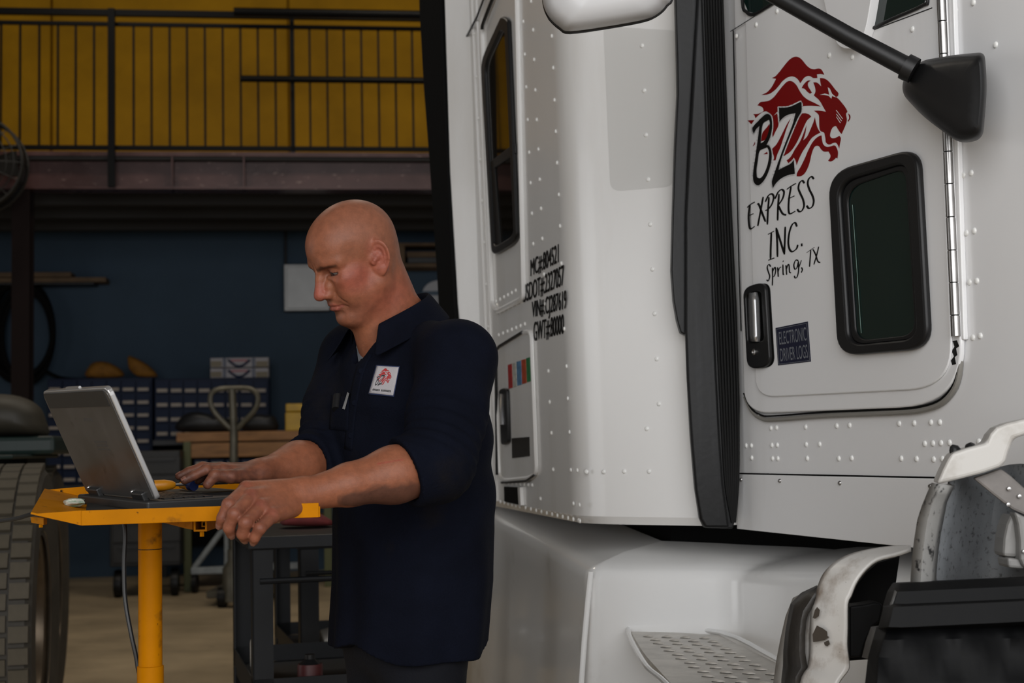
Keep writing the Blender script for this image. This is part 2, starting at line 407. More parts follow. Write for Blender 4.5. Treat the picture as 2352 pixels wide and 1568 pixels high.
# --- cab body
cab = slab('cab_panel', P_cab, [(1655, -150), (2480, -150), (2480, 1290), (2110, 1258), (1693, 1213), (1699, 930), (1691, 700), (1673, 340)], -0.05, 0.0, M_white, truck, 0.004)
bodydir = -ncab
slab('cab_skirt', P_cab, [(1699, 1089), (2165, 1099), (2480, 1106), (2480, 1296), (2110, 1259), (1692, 1214)], 0.0005, 0.005, M_white, truck, 0.002)
MB().tube(pix(P_cab, [(1700, 1087), (2162, 1097)], 0.0015), 0.0018, 6).build('panel_joint', M_black, truck)
# depth of the cab behind the skin
back = [P_cab(1660, -150, -0.05), P_cab(2480, -150, -0.05), P_cab(2480, 1240, -0.05), P_cab(1695, 1205, -0.05)]
MB().prism(back, -ncab * 1.9).build('cab_body', M_white, truck)
# --- door
door = slab('door', P_cab, roundpoly([(1682, -150), (2166, -150), (2213, 931), (1709, 951)], [0, 0, 150, 60], 10), 0.001, 0.012, M_white, truck, 0.004, True)
OD = 0.017
slab('door_panel', P_cab, roundpoly([(1706, -150), (2146, -150), (2188, 890), (1736, 913)], [0, 0, 105, 45], 10), 0.012, OD, M_white, door, 0.003, True)
trim_path = catmull([(2203, 780), (2206, 830), (2196, 880), (2165, 918), (2120, 935), (2060, 941), (1900, 948), (1780, 957), (1750, 954), (1728, 938), (1712, 905)], 4)
MB().tube([P_cab(p.x, p.y + 6, 0.006) for p in trim_path], 0.0055, 8).build('door_seal', mat('door_seal_grey', (0.22, 0.21, 0.19), 0.45), door, True)
MB().tube([P_cab(p.x - 4, p.y - 2, 0.0095) for p in trim_path[6:]], 0.002, 6).build('door_gap', M_black, door)
MB().tube(pix(P_cab, [(1684, 70), (1690, 330), (1697, 600), (1702, 760)], 0.004), 0.0014, 6).build('door_gap', M_black, door)
kn = [-105, -25, 50, 125, 200, 275, 349, 423, 499, 575, 649, 724, 773]
def hx(y): return 2162 + (2196 - 2162) * y / 775.0
MB().tube([P_cab(hx(-120), -120, 0.016), P_cab(hx(770), 770, 0.016)], 0.0068, 10).build('hinge_pin', M_black, door, True)
for a, b in zip(kn[:-1], kn[1:]):
    MB().tube([P_cab(hx(a + 1.2), a + 1.2, 0.017), P_cab(hx(b - 1.2), b - 1.2, 0.017)], 0.0088, 14).build('hinge_knuckle', M_hinge, door, True)
slab('hinge_leaf', P_cab, [(2174, -120), (2186, -120), (2214, 780), (2203, 780)], 0.0, 0.010, M_white, truck, 0.002)
flatpart('rust_mark', M_ink, door, [(pix(P_cab, q, 0.0124), ()) for q in ([(2188, 783), (2198, 781), (2203, 795), (2196, 800), (2199, 815), (2193, 820), (2196, 836), (2187, 838), (2184, 828), (2191, 818), (2186, 806), (2192, 796)],)])
# look-down window in the door
wo = roundpoly([(1914, 396), (2120, 338), (2146, 801), (1937, 818)], [60, 50, 55, 50], 8)
wi = roundpoly([(1938, 420), (2096, 372), (2120, 778), (1962, 793)], [42, 32, 38, 34], 8)
fr = ring_frame('window_frame', pix(P_cab, wo, OD), pix(P_cab, wi, OD), ncab * 0.016, M_plastic, door); bevel(fr, 0.006, 3)
wi2 = roundpoly([(1950, 432), (2085, 386), (2108, 768), (1972, 782)], [40, 30, 36, 32], 8)
fr2 = ring_frame('window_seal', pix(P_cab, wi, OD), pix(P_cab, wi2, OD), ncab * 0.007, M_plastic, door); bevel(fr2, 0.003, 2)
slab('window_glass', P_cab, wi, OD - 0.003, OD + 0.002, M_glass, door)
MB().tube(pix(P_cab, [(1958, 470), (1978, 765)], OD + 0.004), 0.0008, 6).build('glass_edge', mat('glass_green_edge', (0.02, 0.085, 0.06), 0.3), door)
# upper door windows
slab('vent_window_glass', P_cab, [(1704, -150), (1709, 5), (1718, 26), (1732, 30), (1770, 8), (1880, -60), (1900, -150)], OD, OD + 0.003, M_glass, door)
MB().tube(pix(P_cab, catmull([(1700, -150), (1705, 2), (1714, 27), (1732, 33), (1772, 10), (1880, -56)], 4), OD + 0.003), 0.004, 8).build('window_rubber', M_plastic, door, True)
slab('side_window_glass', P_cab, [(1912, -150), (1918, -20), (1938, 30), (1962, 62), (1986, 68), (2050, 40), (2118, 10), (2128, -8), (2126, -150)], OD, OD + 0.003, M_glass, door)
MB().tube(pix(P_cab, catmull([(1912, -150), (1918, -20), (1938, 32), (1962, 66), (1988, 71), (2050, 43), (2120, 12), (2131, -8), (2129, -150)], 4), OD + 0.003), 0.0035, 8).build('window_rubber', M_plastic, door, True)
for pts in ([(1678, 72), (1790, 2), (1900, -70)], [(1966, 84), (2050, 52), (2141, 18)]):
    MB().tube(pix(P_cab, pts, OD + 0.0004), 0.0011, 6).build('belt_joint', M_steel_dark, door)
bp_ = slab('mirror_foot', P_cab, roundpoly([(1880, -60), (2010, -60), (1990, 60), (1972, 112), (1925, 112), (1900, 40)], [10, 10, 20, 40, 40, 20], 5), OD, OD + 0.022, M_white, door, 0.014, True)
# door handle
ho = roundpoly([(1716, 660), (1766, 646), (1778, 842), (1726, 848)], [22, 22, 24, 22], 6)
hi_ = roundpoly([(1722, 675), (1758, 667), (1765, 782), (1727, 788)], [12, 12, 10, 10], 6)
bevel(ring_frame('handle_bezel', pix(P_cab, ho, OD), pix(P_cab, hi_, OD), ncab * 0.012, M_plastic, door), 0.003, 2)
slab('handle_recess', P_cab, ho, OD, OD + 0.0025, M_black, door)
q = MB(); q.grid([[P_cab(x0 + k * (x1 - x0) / 6, y, OD + 0.006 + 0.012 * math.sin(math.pi * k / 6)) for k in range(7)] for x0, x1, y in ((1722, 1739, 672), (1721, 1743, 690), (1722, 1745, 730), (1724, 1746, 770), (1727, 1745, 784))])
solid(q.build('handle_lever', M_chrome, door, True), 0.003)
MB().lathe([(0.0085, 0), (0.0085, 0.004), (0.006, 0.005), (0.006, 0.003), (0, 0.003)], 16, Matrix.Translation(P_cab(1734, 808, OD + 0.011)) @ ncab.to_track_quat('Z', 'Y').to_matrix().to_4x4(), False).build('handle_lock', M_hinge, door, True)
# --- lettering and the lion on the door
OP = OD + 0.0005
def lp(x, y): return (1660 + x / 3.9206, 80 + y / 3.9206)
LION = [
 [(347,541),(400,515),(440,470),(465,425),(480,395),(462,393),(442,388),(470,375),(500,345),(540,295),(580,245),(615,212),(655,196),(690,205),(720,232),(755,275),(790,303),(825,310),(860,303),(885,310),(903,335),(915,360),(885,352),(848,354),(852,388),(815,388),(790,373),(765,370),(735,385),(712,415),(697,436),(680,405),(650,380),(615,374),(575,388),(535,420),(500,465),(460,505),(410,535)],
 [(312,635),(340,605),(380,600),(420,590),(460,560),(500,510),(540,460),(575,425),(605,414),(635,425),(665,455),(690,500),(720,545),(760,580),(810,605),(850,625),(885,645),(840,640),(780,638),(720,642),(690,650),(560,680),(495,690),(470,715),(440,745),(425,710),(395,690),(375,690),(350,700),(320,725),(295,750),(285,725),(272,712),(310,712),(345,700),(368,685),(362,660),(340,642)],
 [(222,770),(285,767),(258,805)], [(270,1005),(290,960),(290,985)],
 [(345,960),(352,900),(365,870),(395,835),(420,800),(425,850),(405,900),(380,945)], [(365,1075),(400,1052),(405,1073)],
 [(445,745),(490,705),(500,770),(500,820),(475,870),(450,925),(443,850)],
 [(440,1030),(480,990),(515,930),(545,870),(580,800),(612,752),(580,830),(550,920),(520,1010),(490,1080),(475,1130),(455,1130),(462,1100),(440,1040)],
 [(545,1095),(570,1010),(600,930),(640,840),(675,760),(700,715),(730,705),(770,712),(798,735),(760,770),(730,830),(700,900),(660,980),(610,1050)],
 [(575,1130),(610,1100),(650,1030),(690,970),(720,905),(740,850),(755,810),(745,880),(725,950),(760,915),(790,850),(815,790),(830,740),(840,790),(855,840),(880,880),(840,900),(800,930),(760,990),(720,1050),(690,1110),(665,1175),(655,1130),(640,1105),(620,1130),(590,1155)],
 [(665,1273),(668,1245),(700,1190),(735,1120),(765,1050),(800,980),(835,935),(870,910),(890,905),(895,950),(905,985),(935,1008),(975,1003),(1005,995),(1025,1015),(1038,1060),(1033,1115),(1020,1105),(995,1130),(968,1140),(948,1132),(965,1110),(970,1085),(952,1050),(910,1050),(885,1030),(868,1005),(845,998),(822,1015),(800,1075),(785,1140),(765,1200),(735,1250),(700,1273)],
 [(815,428),(850,430),(888,465),(880,430),(875,388),(915,393),(950,415),(985,455),(1015,495),(1042,525),(1038,552),(1020,558),(1045,580),(1075,615),(1105,655),(1122,692),(1110,710),(1118,760),(1112,795),(1090,850),(1070,893),(1050,870),(1022,822),(1000,825),(980,850),(968,890),(968,915),(985,930),(1020,925),(1050,908),(1064,930),(1055,985),(1048,1025),(1040,1000),(1020,972),(990,975),(960,988),(930,970),(925,935),(918,900),(912,880),(880,865),(870,830),(868,770),(865,725),(845,700),(820,683),(870,682),(930,692),(905,650),(870,590),(820,545),(835,510),(830,470)],
 [(710,480),(730,445),(765,412),(792,412),(770,430),(768,460),(785,490),(803,520),(785,530),(760,510),(735,485)],
 [(1128,705),(1148,725),(1148,755),(1130,782),(1125,775),(1138,750),(1135,730)]]
LION_W = [[(875,540),(920,528),(960,540),(945,470),(965,485),(985,530),(1025,565),(985,550),(978,575),(955,550),(910,540)],
 [(1018,678),(1024,676),(1083,755),(1078,758)], [(1020,712),(1026,711),(1073,773),(1067,777)], [(1021,738),(1026,737),(1063,792),(1056,794)]]
BB = [(268,860),(270,830),(320,775),(360,735),(395,712),(425,722),(440,755),(445,820),(438,880),(420,940),(395,990),(420,1000),(438,1050),(440,1120),(420,1210),(385,1290),(345,1340),(315,1355),(285,1335),(272,1290),(275,1220),(290,1120),(305,1010),(318,920),(325,860),(330,820),(300,850),(280,890)]
BB_H = [[(362,800),(400,772),(418,764),(424,800),(415,860),(395,920),(370,958),(342,976),(347,900)], [(332,1045),(370,1024),(400,1012),(416,1050),(413,1120),(393,1200),(360,1268),(332,1290),(308,1280),(304,1220),(316,1130)]]
ZZ = [(505,655),(595,650),(700,603),(710,620),(708,690),(680,740),(640,830),(590,950),(540,1080),(515,1160),(503,1215),(560,1185),(610,1160),(640,1125),(650,1250),(590,1262),(530,1290),(480,1335),(452,1378),(442,1330),(450,1290),(480,1200),(530,1060),(580,930),(630,800),(655,705),(600,715),(550,740),(510,782)]
LION = [smooth_poly(p) for p in LION]; BB = smooth_poly(BB); BB_H = [smooth_poly(h) for h in BB_H]; ZZ = smooth_poly(ZZ, 3, 30)
def logo(fn, m_red, m_white, m_black, parent, step, names=('lion_logo', 'logo_outline', 'logo_letters')):
    q = MB()
    for L in LION: q.flat([fn(*p, 0) for p in L])
    r = q.build(names[0], m_red, parent, fix=False)
    q = MB()
    for L in LION_W: q.flat([fn(*p, step) for p in L])
    for L in (BB, ZZ):
        n = len(L)
        for i in range(n):
            a = Vector(L[i]); b = Vector(L[(i + 1) % n]); t = (b - a).normalized(); s = Vector((-t.y, t.x)) * 11
            q.flat([fn(*p, step) for p in (a - t * 6 + s, b + t * 6 + s, b + t * 6 - s, a - t * 6 - s)])
    q.build(names[1], m_white, parent, fix=False)
    q = MB(); q.flat([fn(*p, step * 2) for p in BB], [[fn(*p, step * 2) for p in h] for h in BB_H]); q.flat([fn(*p, step * 2) for p in ZZ])
    q.build(names[2], m_black, parent, fix=False)
logo(lambda x, y, d: P_cab(*lp(x, y), OP + d), M_red, M_white, M_ink, door, 0.0004)
def tp(x, y, o=0.0): return P_cab(1660 + x / 3.1353, 380 + y / 3.1353, OP + o)
BIG = [[(176,303),(200,280),(232,262)],[(196,282),(186,362),(192,440),(205,455),(230,437)],[(182,364),(222,346)],
 [(291,225),(272,330),(252,436)],[(247,280),(258,278),(275,320),(308,405)],
 [(333,228),(325,330),(321,425)],[(306,262),(330,215),(355,205),(367,228),(355,275),(330,312),(306,325)],
 [(405,205),(398,300),(395,396)],[(376,240),(400,190),(425,173),(441,192),(430,240),(398,287)],[(398,285),(430,345),(458,356)],
 [(461,172),(490,150),(528,128)],[(492,152),(477,240),(474,320),(485,347),(524,328)],[(468,242),(517,218)],
 [(588,128),(573,109),(553,125),(545,165),(560,205),(578,245),(585,290),(570,325),(550,331),(536,314)],
 [(656,98),(640,80),(620,95),(612,130),(625,175),(645,215),(655,255),(645,295),(620,308),(604,288)],
 [(350,482),(346,580),(344,672)],[(325,496),(370,472)],[(328,682),(372,665)],
 [(385,448),(392,550),(394,658)],[(385,450),(415,545),(445,640)],[(450,440),(447,540),(443,640)],
 [(534,440),(522,413),(500,425),(480,480),(472,550),(480,600),(500,620),(530,600),(541,570)]]
SMALL = [[(346,728),(332,712),(320,732),(328,765),(338,798),(328,830),(315,822)],
 [(357,735),(359,800),(357,864)],[(357,770),(374,732),(381,757),(372,793),(357,806)],
 [(394,732),(398,770),(400,802)],[(397,768),(408,738),(422,730)],[(433,712),(435,780),(443,784)],[(438,684),(433,694)],
 [(455,717),(458,755),(460,787)],[(457,750),(470,713),(478,722),(481,766),(492,772)],
 [(545,686),(526,681),(512,715),(520,746),(535,733),(545,690)],[(545,688),(546,755),(536,800),(522,809),(515,793)],[(546,742),(566,682)],
 [(567,733),(573,750),(565,772)],[(604,628),(660,588)],[(634,608),(629,670),(625,729)],[(691,584),(675,650),(656,713)],[(649,602),(668,640),(685,690),(703,698)]]
q = MB(); strokes(q, tp, BIG, 7, 16); q.flat([tp(562, 562), tp(575, 560), tp(575, 580), tp(562, 583)]); q.build('express_lettering', M_ink, door, fix=False)
q = MB(); strokes(q, tp, SMALL, 5, 11); q.build('town_lettering', M_ink, door, fix=False)
# driver-log sticker
sq = [(1781, 753), (1855, 738), (1862, 830), (1787, 839)]
stk = slab('log_sticker', P_cab, sq, OD, OD + 0.001, mat('sticker_navy', (0.006, 0.008, 0.028), 0.4), door)
def bil(qd):
    TL, TR, BR, BL = [Vector(v) for v in qd]
    return lambda a, b: (TL * (1 - a) + TR * a) * (1 - b) + (BL * (1 - a) + BR * a) * b
B_ = bil(sq); q = MB()
for s_, v0, v1 in (('ELECTRONIC', 0.12, 0.46), ('DRIVER LOGS', 0.56, 0.90)):
    text_quad(q, s_, [B_(0.09, v0), B_(0.93, v0), B_(0.93, v1), B_(0.09, v1)], lambda x, y: P_cab(x, y, OD + 0.0014))
q.build('sticker_lettering', mat('sticker_grey_print', (0.16, 0.17, 0.19), 0.5), door, fix=False)
bl_ = [B_(0.03, 0.04), B_(0.97, 0.04), B_(0.97, 0.97), B_(0.03, 0.97)]
q = MB(); strokes(q, lambda x, y, o: P_cab(x, y, OD + 0.0014), [[bl_[i], bl_[(i + 1) % 4]] for i in range(4)], 1.2, 1.2); q.build('sticker_border', MATS['sticker_grey_print'], door, fix=False)

# --- rivets
def rivet_mesh(r, h, n=10):
    q = MB(); q.lathe([(r, 0), (r * 0.94, h * 0.45), (r * 0.7, h * 0.85), (r * 0.3, h), (0.0001, h)], n, None, False); me = bpy.data.meshes.new('rivet')
    me.from_pydata([tuple(v) for v in q.v], [], q.f); me.update(); me.materials.append(M_rivet); me.polygons.foreach_set('use_smooth', [True] * len(me.polygons)); return me
RV = rivet_mesh(0.0062, 0.0036); RVs = rivet_mesh(0.0062, 0.004)
def rivets(fn, pts, me, parent, o, name='rivet'):
    rot = fn.n.to_track_quat('Z', 'Y').to_matrix().to_4x4()
    for p in pts:
        ob = bpy.data.objects.new(name, me); C.objects.link(ob); ob.matrix_basis = Matrix.Translation(fn(p[0], p[1], o)) @ rot; attach(ob, parent)
def c6(p): return (1760 + p[0] / 2.4966, 940 + p[1] / 2.4966)
rivets(P_cab, [(2213, 402), (2231, 397), (2220, 535), (2238, 530), (2227, 648), (2244, 645), (2235, 775), (2252, 771), (2287, 103), (2196, 24), (2236, 6), (1714, 1023), (1726, 1023), (1727, 1051)], RV, cab, 0.0)
rivets(P_cab, [c6(p) for p in [(28,107),(60,104),(227,100),(405,93),(479,90),(763,80),(849,78),(945,74),(996,73),(33,205),(64,204),(230,200),(307,199),(910,196),(957,194),(1003,192),(1052,190),(1220,185),(37,281),(67,281),(236,280),(417,281),(491,279),(775,281),(863,283),(961,286),(1011,284)]], RV, cab, 0.0)
rivets(P_cab, [(1785, 26), (1737, 57), (1692, 83), (1905, 127), (1958, 131), (2096, 67)], RV, door, OD)
bolt = rivet_mesh(0.005, 0.005, 8); bolt.materials.clear(); bolt.materials.append(M_hinge)
rivets(P_cab, [(1792, 1104), (1930, 1109), (2138, 1116), (1703, 1101), (1744, 953)], bolt, cab, 0.005, 'bolt')

# --- gaiter between cab and sleeper
P_gap = Plane.three(atY(1555, 800, 3.43), P_cab(1700, 800, 0.01), atY(1555, 800, 3.43) + lean)
gait = slab('gap_seal', P_gap, [(1606, -150), (1606, 0), (1590, 300), (1580, 620), (1581, 850), (1589, 1000), (1599, 1120), (1610, 1190), (1620, 1212), (1684, 1214), (1690, 1190), (1698, 1100), (1700, 930), (1692, 690), (1675, 340), (1662, 0), (1656, -150)], -0.03, 0.002, M_rubber, truck, 0.004)
slab('seal_flap', P_gap, [(1550, -150), (1552, 0), (1556, 130), (1557, 215), (1551, 340), (1546, 500), (1543, 620), (1548, 690), (1556, 735), (1564, 764), (1577, 770), (1590, 770), (1590, 500), (1596, 340), (1606, 0), (1606, -150)], -0.02, 0.006, M_rubber, gait, 0.004)
slab('seal_fold', P_gap, [(1600, -150), (1602, 0), (1582, 340), (1575, 500), (1575, 760), (1579, 870), (1588, 1010), (1598, 1125), (1609, 1192), (1620, 1212), (1676, 1212), (1662, 1110), (1655, 1010), (1647, 860), (1640, 680), (1627, 340), (1615, 0), (1612, -150)], 0.003, 0.022, M_rubber, gait, 0.007, True)
Lf = [(1614, -150), (1617, 0), (1629, 340), (1642, 680), (1650, 860), (1658, 1010), (1666, 1120), (1682, 1200)]
Rt = [(1657, -150), (1662, 0), (1673, 340), (1690, 680), (1697, 870), (1699, 1010), (1697, 1110), (1688, 1200)]
for k in range(7):
    t = (k + 0.5) / 7
    pts = catmull([(a[0] * (1 - t) + b[0] * t, a[1] * (1 - t) + b[1] * t) for a, b in zip(Lf, Rt)], 4)
    MB().tube([P_gap(p.x, p.y, 0.006) for p in pts], 0.0034, 8).build('bellows_rib', M_bellows, gait, True)

# --- sleeper
H0 = K_.z; rear = K_ + ds * ((P_side(1050, 700) - K_).dot(ds))
def up_to(p, z): return p + lean * (z - p.z)
pm_ = P_side(1081, 100); mid_ = K_ + ds * ((pm_ - lean * (pm_.z - H0)) - K_).dot(ds)
rear = atY(1025, 100, pm_.y + 0.06); rear = rear - lean * (rear.z - H0)
plan = [rear + Vector((0.55, 0.25, 0)), rear, mid_]
a_in = (K_ - mid_).normalized(); a_out = (A_ - K_); a_out.z = 0; a_out.normalize()
s0 = K_ - a_in * 0.10; s1 = K_ + a_out * 0.10
for t in [k / 8 for k in range(9)]: plan.append(s0 * (1 - t) ** 2 + K_ * (2 * t * (1 - t)) + s1 * t * t)
plan += [A_ + a_out * 0.03, A_ + a_out * 0.03 + Vector((0.5, 0.1, 0))]
plan = [Vector((p.x, p.y, H0)) for p in plan]
zs = [H0 - 0.0, H0 + 0.02, 1.6, 2.2, 3.1]
rows = []
for i, z in enumerate(zs):
    ins = 0.012 if i == 0 else 0.0
    rows.append([up_to(p, z) + Vector((ins, ins * 0.5, 0)) for p in plan])
g = MB(); g.grid(rows); n_ = len(plan)
g.f.append(tuple(range(n_)))
sleeper = g.build('sleeper_shell', M_white2, truck, True, 25)
MB().prism([up_to(p + ds * 0.1 + Vector((0.1, 0.06, 0)), 1.06) for p in (plan[2], plan[6], plan[10], plan[-1])] + [up_to(plan[0] + Vector((0.8, 0.1, 0)), 1.06)], (0, 0, 2.0)).build('sleeper_body', M_white2, truck)
# rear side extender in black rubber
ex = [(958, -150), (962, 20), (972, 200), (985, 370), (995, 520), (1003, 640), (1010, 780), (1050, 1000), (1062, 1000), (1043, 700), (1029, 400), (1016, 130), (1006, -150)]
P_ext = Plane.three(rear + ds * 0.02 - Vector((0.02, 0, 0)), rear + ds * 0.5 - Vector((0.22, 0, 0)), rear + ds * 0.02 - Vector((0.02, 0, 0)) + lean)
slab('side_extender', P_ext, ex, -0.04, 0.0, M_black, truck, 0.006)
def sd(x, y, o=0.0): return P_side(x, y, o)
# vertical moulding strips
for a, b, r in (((1080, -100), (1133, 1150), 0.006), ((1090, -100), (1143, 1150), 0.004)):
    MB().tube([sd(*a, 0.002), sd(*b, 0.002)], r, 8).build('moulding', M_white2, sleeper, True)
MB().tube(pix(P_side, [(1032, 118), (1068, 92), (1095, 40), (1125, -40)], 0.01), 0.004, 8).build('grab_cable', M_steel_dark, sleeper, True)
# upper hatch with window
ho = roundpoly([(1106, 40), (1140, -30), (1186, -90), (1204, 684), (1142, 716), (1132, 700)], [30, 10, 20, 12, 14, 10], 6)
MB().tube(pix(P_side, ho, 0.004), 0.009, 8, True).build('hatch_moulding', M_white2, sleeper, True)
hd = MB().tube(pix(P_side, roundpoly([(1107, 60), (1140, -25), (1150, -40), (1160, 300), (1146, 712), (1134, 708)], 8, 4)[:8], 0.011), 0.006, 8); hd.build('hatch_seal', M_plastic, sleeper, True)
q1 = roundpoly([(1112, 140), (1160, 36), (1175, 44), (1197, 555), (1138, 590)], [30, 14, 14, 24, 20], 6)
q2 = roundpoly([(1121, 150), (1158, 70), (1168, 76), (1189, 540), (1142, 568)], [24, 10, 10, 16, 14], 6)
bevel(ring_frame('sleeper_window_frame', pix(P_side, q1, 0.0), pix(P_side, q2, 0.0), nside * 0.014, M_plastic, sleeper), 0.005, 2)
slab('sleeper_window_glass', P_side, q2, 0.0, 0.004, M_glass2, sleeper)
slab('sleeper_window_bar', P_side, [(1124, 372), (1182, 328), (1183, 352), (1125, 392)], 0.004, 0.009, M_plastic, sleeper, 0.002)
slab('sleeper_window_bar', P_side, [(1124, 392), (1136, 385), (1150, 562), (1139, 566)], 0.004, 0.008, M_plastic, sleeper, 0.002)
# lower baggage door
bo = roundpoly([(1140, 800), (1221, 754), (1234, 1096), (1150, 1104)], [22, 24, 26, 20], 6)
bg_ = slab('baggage_door', P_side, bo, 0.0, 0.006, M_white2, sleeper, 0.003)
MB().tube(pix(P_side, bo, 0.004), 0.0075, 8, True).build('baggage_moulding', M_white2, sleeper, True)
MB().tube(pix(P_side, [(1142, 1090), (1140, 900), (1139, 806), (1147, 795), (1200, 763)], 0.010), 0.0055, 8).build('baggage_seal', M_plastic, sleeper, True)
MB().tube(pix(P_side, [(1152, 1108), (1210, 1104), (1228, 1090)], 0.008), 0.004, 8).build('baggage_seal', M_plastic, sleeper, True)
slab('baggage_handle', P_side, roundpoly([(1145, 893), (1162, 890), (1166, 1018), (1150, 1023)], 9, 6), 0.006, 0.018, M_plastic, sleeper, 0.005, True)
MB().tube(pix(P_side, [(1152, 905), (1151, 940), (1153, 975)], 0.02), 0.006, 8).build('handle_chrome', M_chrome, sleeper, True)
slab('warning_plate', P_side, [(1175, 1006), (1215, 1003), (1216, 1047), (1176, 1052)], 0.006, 0.008, mat('plate_black', (0.02, 0.017, 0.014), 0.5, var=0.4, var_scale=60), sleeper)
slab('vent_grille', P_side, [(1157, 1117), (1192, 1119), (1194, 1160), (1158, 1152)], 0.0, 0.008, M_black, sleeper, 0.002)
slab('vent_edge', P_side, [(1189, 1119), (1194, 1119), (1196, 1160), (1191, 1160)], 0.0, 0.010, M_white2, sleeper)
for k, (c, xs) in enumerate((((0.42, 0.02, 0.02), (1166, 1175)), ((0.55, 0.55, 0.5), (1176, 1185)), ((0.10, 0.25, 0.45), (1186, 1196)), ((0.50, 0.07, 0.02), (1197, 1207)), ((0.02, 0.22, 0.07), (1208, 1217)))):
    y0 = 838 - (xs[0] - 1166) * 0.36; m_ = mat('permit_sticker_%d' % k, c, 0.5, var=0.5, var_scale=60)
    slab('permit_sticker', P_side, [(xs[0], y0), (xs[1], y0 - 3), (xs[1] + 2, y0 + 52), (xs[0] + 2, y0 + 55)], 0.006, 0.0072, m_, sleeper)
# registration lettering
q = MB()
for s_, qd in (('MC#:804521', [(1218, 596), (1282, 559), (1282, 602), (1218, 634)]), ('USDOT#:2327057', [(1200, 655), (1294, 607), (1294, 654), (1200, 695)]),
               ('VIN#:CJ287619', [(1221, 692), (1300, 665), (1300, 708), (1221, 729)]), ('GWT#:80000', [(1225, 739), (1294, 720), (1294, 765), (1225, 783)])):
    text_quad(q, s_, qd, lambda x, y: P_side(x, y, 0.0015))
    text_quad(q, s_, [(a + 0.9, b) for a, b in qd], lambda x, y: P_side(x, y, 0.0018))
q.build('registration_lettering', M_ink, sleeper, fix=False)
rs = [(1225,69),(1227,137),(1230,207),(1233,275),(1237,343),(1240,412),(1243,479),(1246,548),(1250,630),(1253,698),(1220,3),(1223,-60),(1268,83),(1271,156),(1274,230),(1277,302),(1280,374),(1284,447),(1287,519),(1290,605),(1297,755),(1302,841),(1305,915),(1309,992),(1264,10),(1260,852),(1263,923),(1267,994),(1271,1078),(1242,1145)]
rs += [(1090 + 0.0475 * (y - 77), y) for y in (-20, 77, 177, 272, 367, 461, 557, 653, 750)]
rs += [(1131 + k * 9, 697 - k * 5) for k in range(1, 7)] + [(1140 + k * 9.5, 722 - k * 4.8) for k in range(1, 7)] + [(1146 + k * 10, 769 - k * 4.2) for k in range(0, 7)]
rs += [(1149 + k * 9.4, 799 - k * 5.2) for k in range(0, 6)] + [(1155 + k * 10.5, 1082) for k in range(0, 7)] + [(1160 + k * 9, 1108 + k * 0.8) for k in range(0, 8)]
rs += [(1212 + 0.045 * y - 12, y) for y in (50, 125, 200, 275, 350, 420, 490, 560)] + [(1131, 640), (1128, 570), (1134, 940), (1139, 1000), (1136, 1130), (1143, 870), (1146, 1055)]
rs += [(1208 + k * 12.2, 1166 + k * 2.9) for k in range(0, 11)] + [(1150 + k * 9, 1152 + k * 2.2) for k in range(0, 6)] + [(1332, 1159), (1333, 1196), (1318, 1156), (1312, 1079), (1327, 1080), (1226, 868), (1230, 928), (1233, 995)]
rivets(P_side, rs, RVs, sleeper, 0.0)
rivets(P_flare, [(1475,105),(1480,208),(1484,310),(1489,412),(1494,515),(1499,618),(1504,720),(1509,824),(1514,927),(1486,984),(1491,1082),(1434,1082),(1387,1083),(1347,1083)], RV, sleeper, 0.0)
# faint rubbed rectangle on the flare
slab('old_decal', P_flare, roundpoly([(1386, 60), (1552, 70), (1546, 428), (1402, 440)], [10, 10, 20, 26], 5), 0.0, 0.0006, mat('old_decal_film', (0.60, 0.595, 0.58), 0.35), sleeper)

# --- chassis fairing with the step well
Pc = atY(1690, 1400, 3.50); Po = atY(1352, 1400, 3.62)
Pc.z = Po.z = 0
fr_dir = -dc; rr = Po + ds * 2.0; ff = Pc + fr_dir * 1.25
def fillet(p, a, b, r, n=6):
    u = (a - p).normalized() * r; w = (b - p).normalized() * r
    return [(p + u) * (1 - t) ** 2 + p * (2 * t * (1 - t)) + (p + w) * t * t for t in [k / n for k in range(n + 1)]]
t1 = (Po - rr).normalized(); t2 = (Pc - Po).normalized(); t3 = (ff - Pc).normalized()
def inn(t):
    v = Vector((-t.y, t.x, 0)); return v
n1, n2, n3 = inn(t1), inn(t2), inn(t3)
if n1.x < 0: n1, n2, n3 = -n1, -n2, -n3
def miter(na, nb): m = (na + nb); return m / (m.dot(na))
def fairing_path(off):
    r0 = rr + n1 * off; po = Po + miter(n1, n2) * off; pc = Pc + miter(n2, n3) * off; f0 = ff + n3 * off
    return [r0, r0 + (po - r0) * 0.35, r0 + (po - r0) * 0.65] + fillet(po, r0, pc, max(0.045 - off, 0.004)) + fillet(pc, po, f0, 0.05 + max(off, 0)) + [pc + (f0 - pc) * 0.4, f0]
rows = []
for z, off in ((0.32, -0.03), (0.55, -0.015), (0.80, 0.0), (0.872, 0.0), (0.894, 0.005), (0.905, 0.018), (0.918, 0.05), (0.935, 0.115), (0.950, 0.24)):
    row = []
    for i, p in enumerate(fairing_path(off)):
        w = min(1.0, max(0.0, (p - Po).dot(ds) / 1.35)); fwd = max(0.0, (p - Pc).dot(fr_dir)) if i > 15 else 0
        row.append(p + Vector((0, 0, z + (0.085 * w + 0.04 * min(1, fwd / 0.6)) * min(1, max(0, (z - 0.55) / 0.33)))))
    rows.append(row)
g = MB(); g.grid(rows); fair = g.build('side_fairing', M_fairing, truck, True, 60)
g = MB(); g.grid([[p + Vector((0, 0, z)) for p in fairing_path(0.27)] for z in (0.4, 1.03)]); g.build('gap_shade_sheet', M_black, truck)  # added black sheet that stands in for the dark gap under the cab
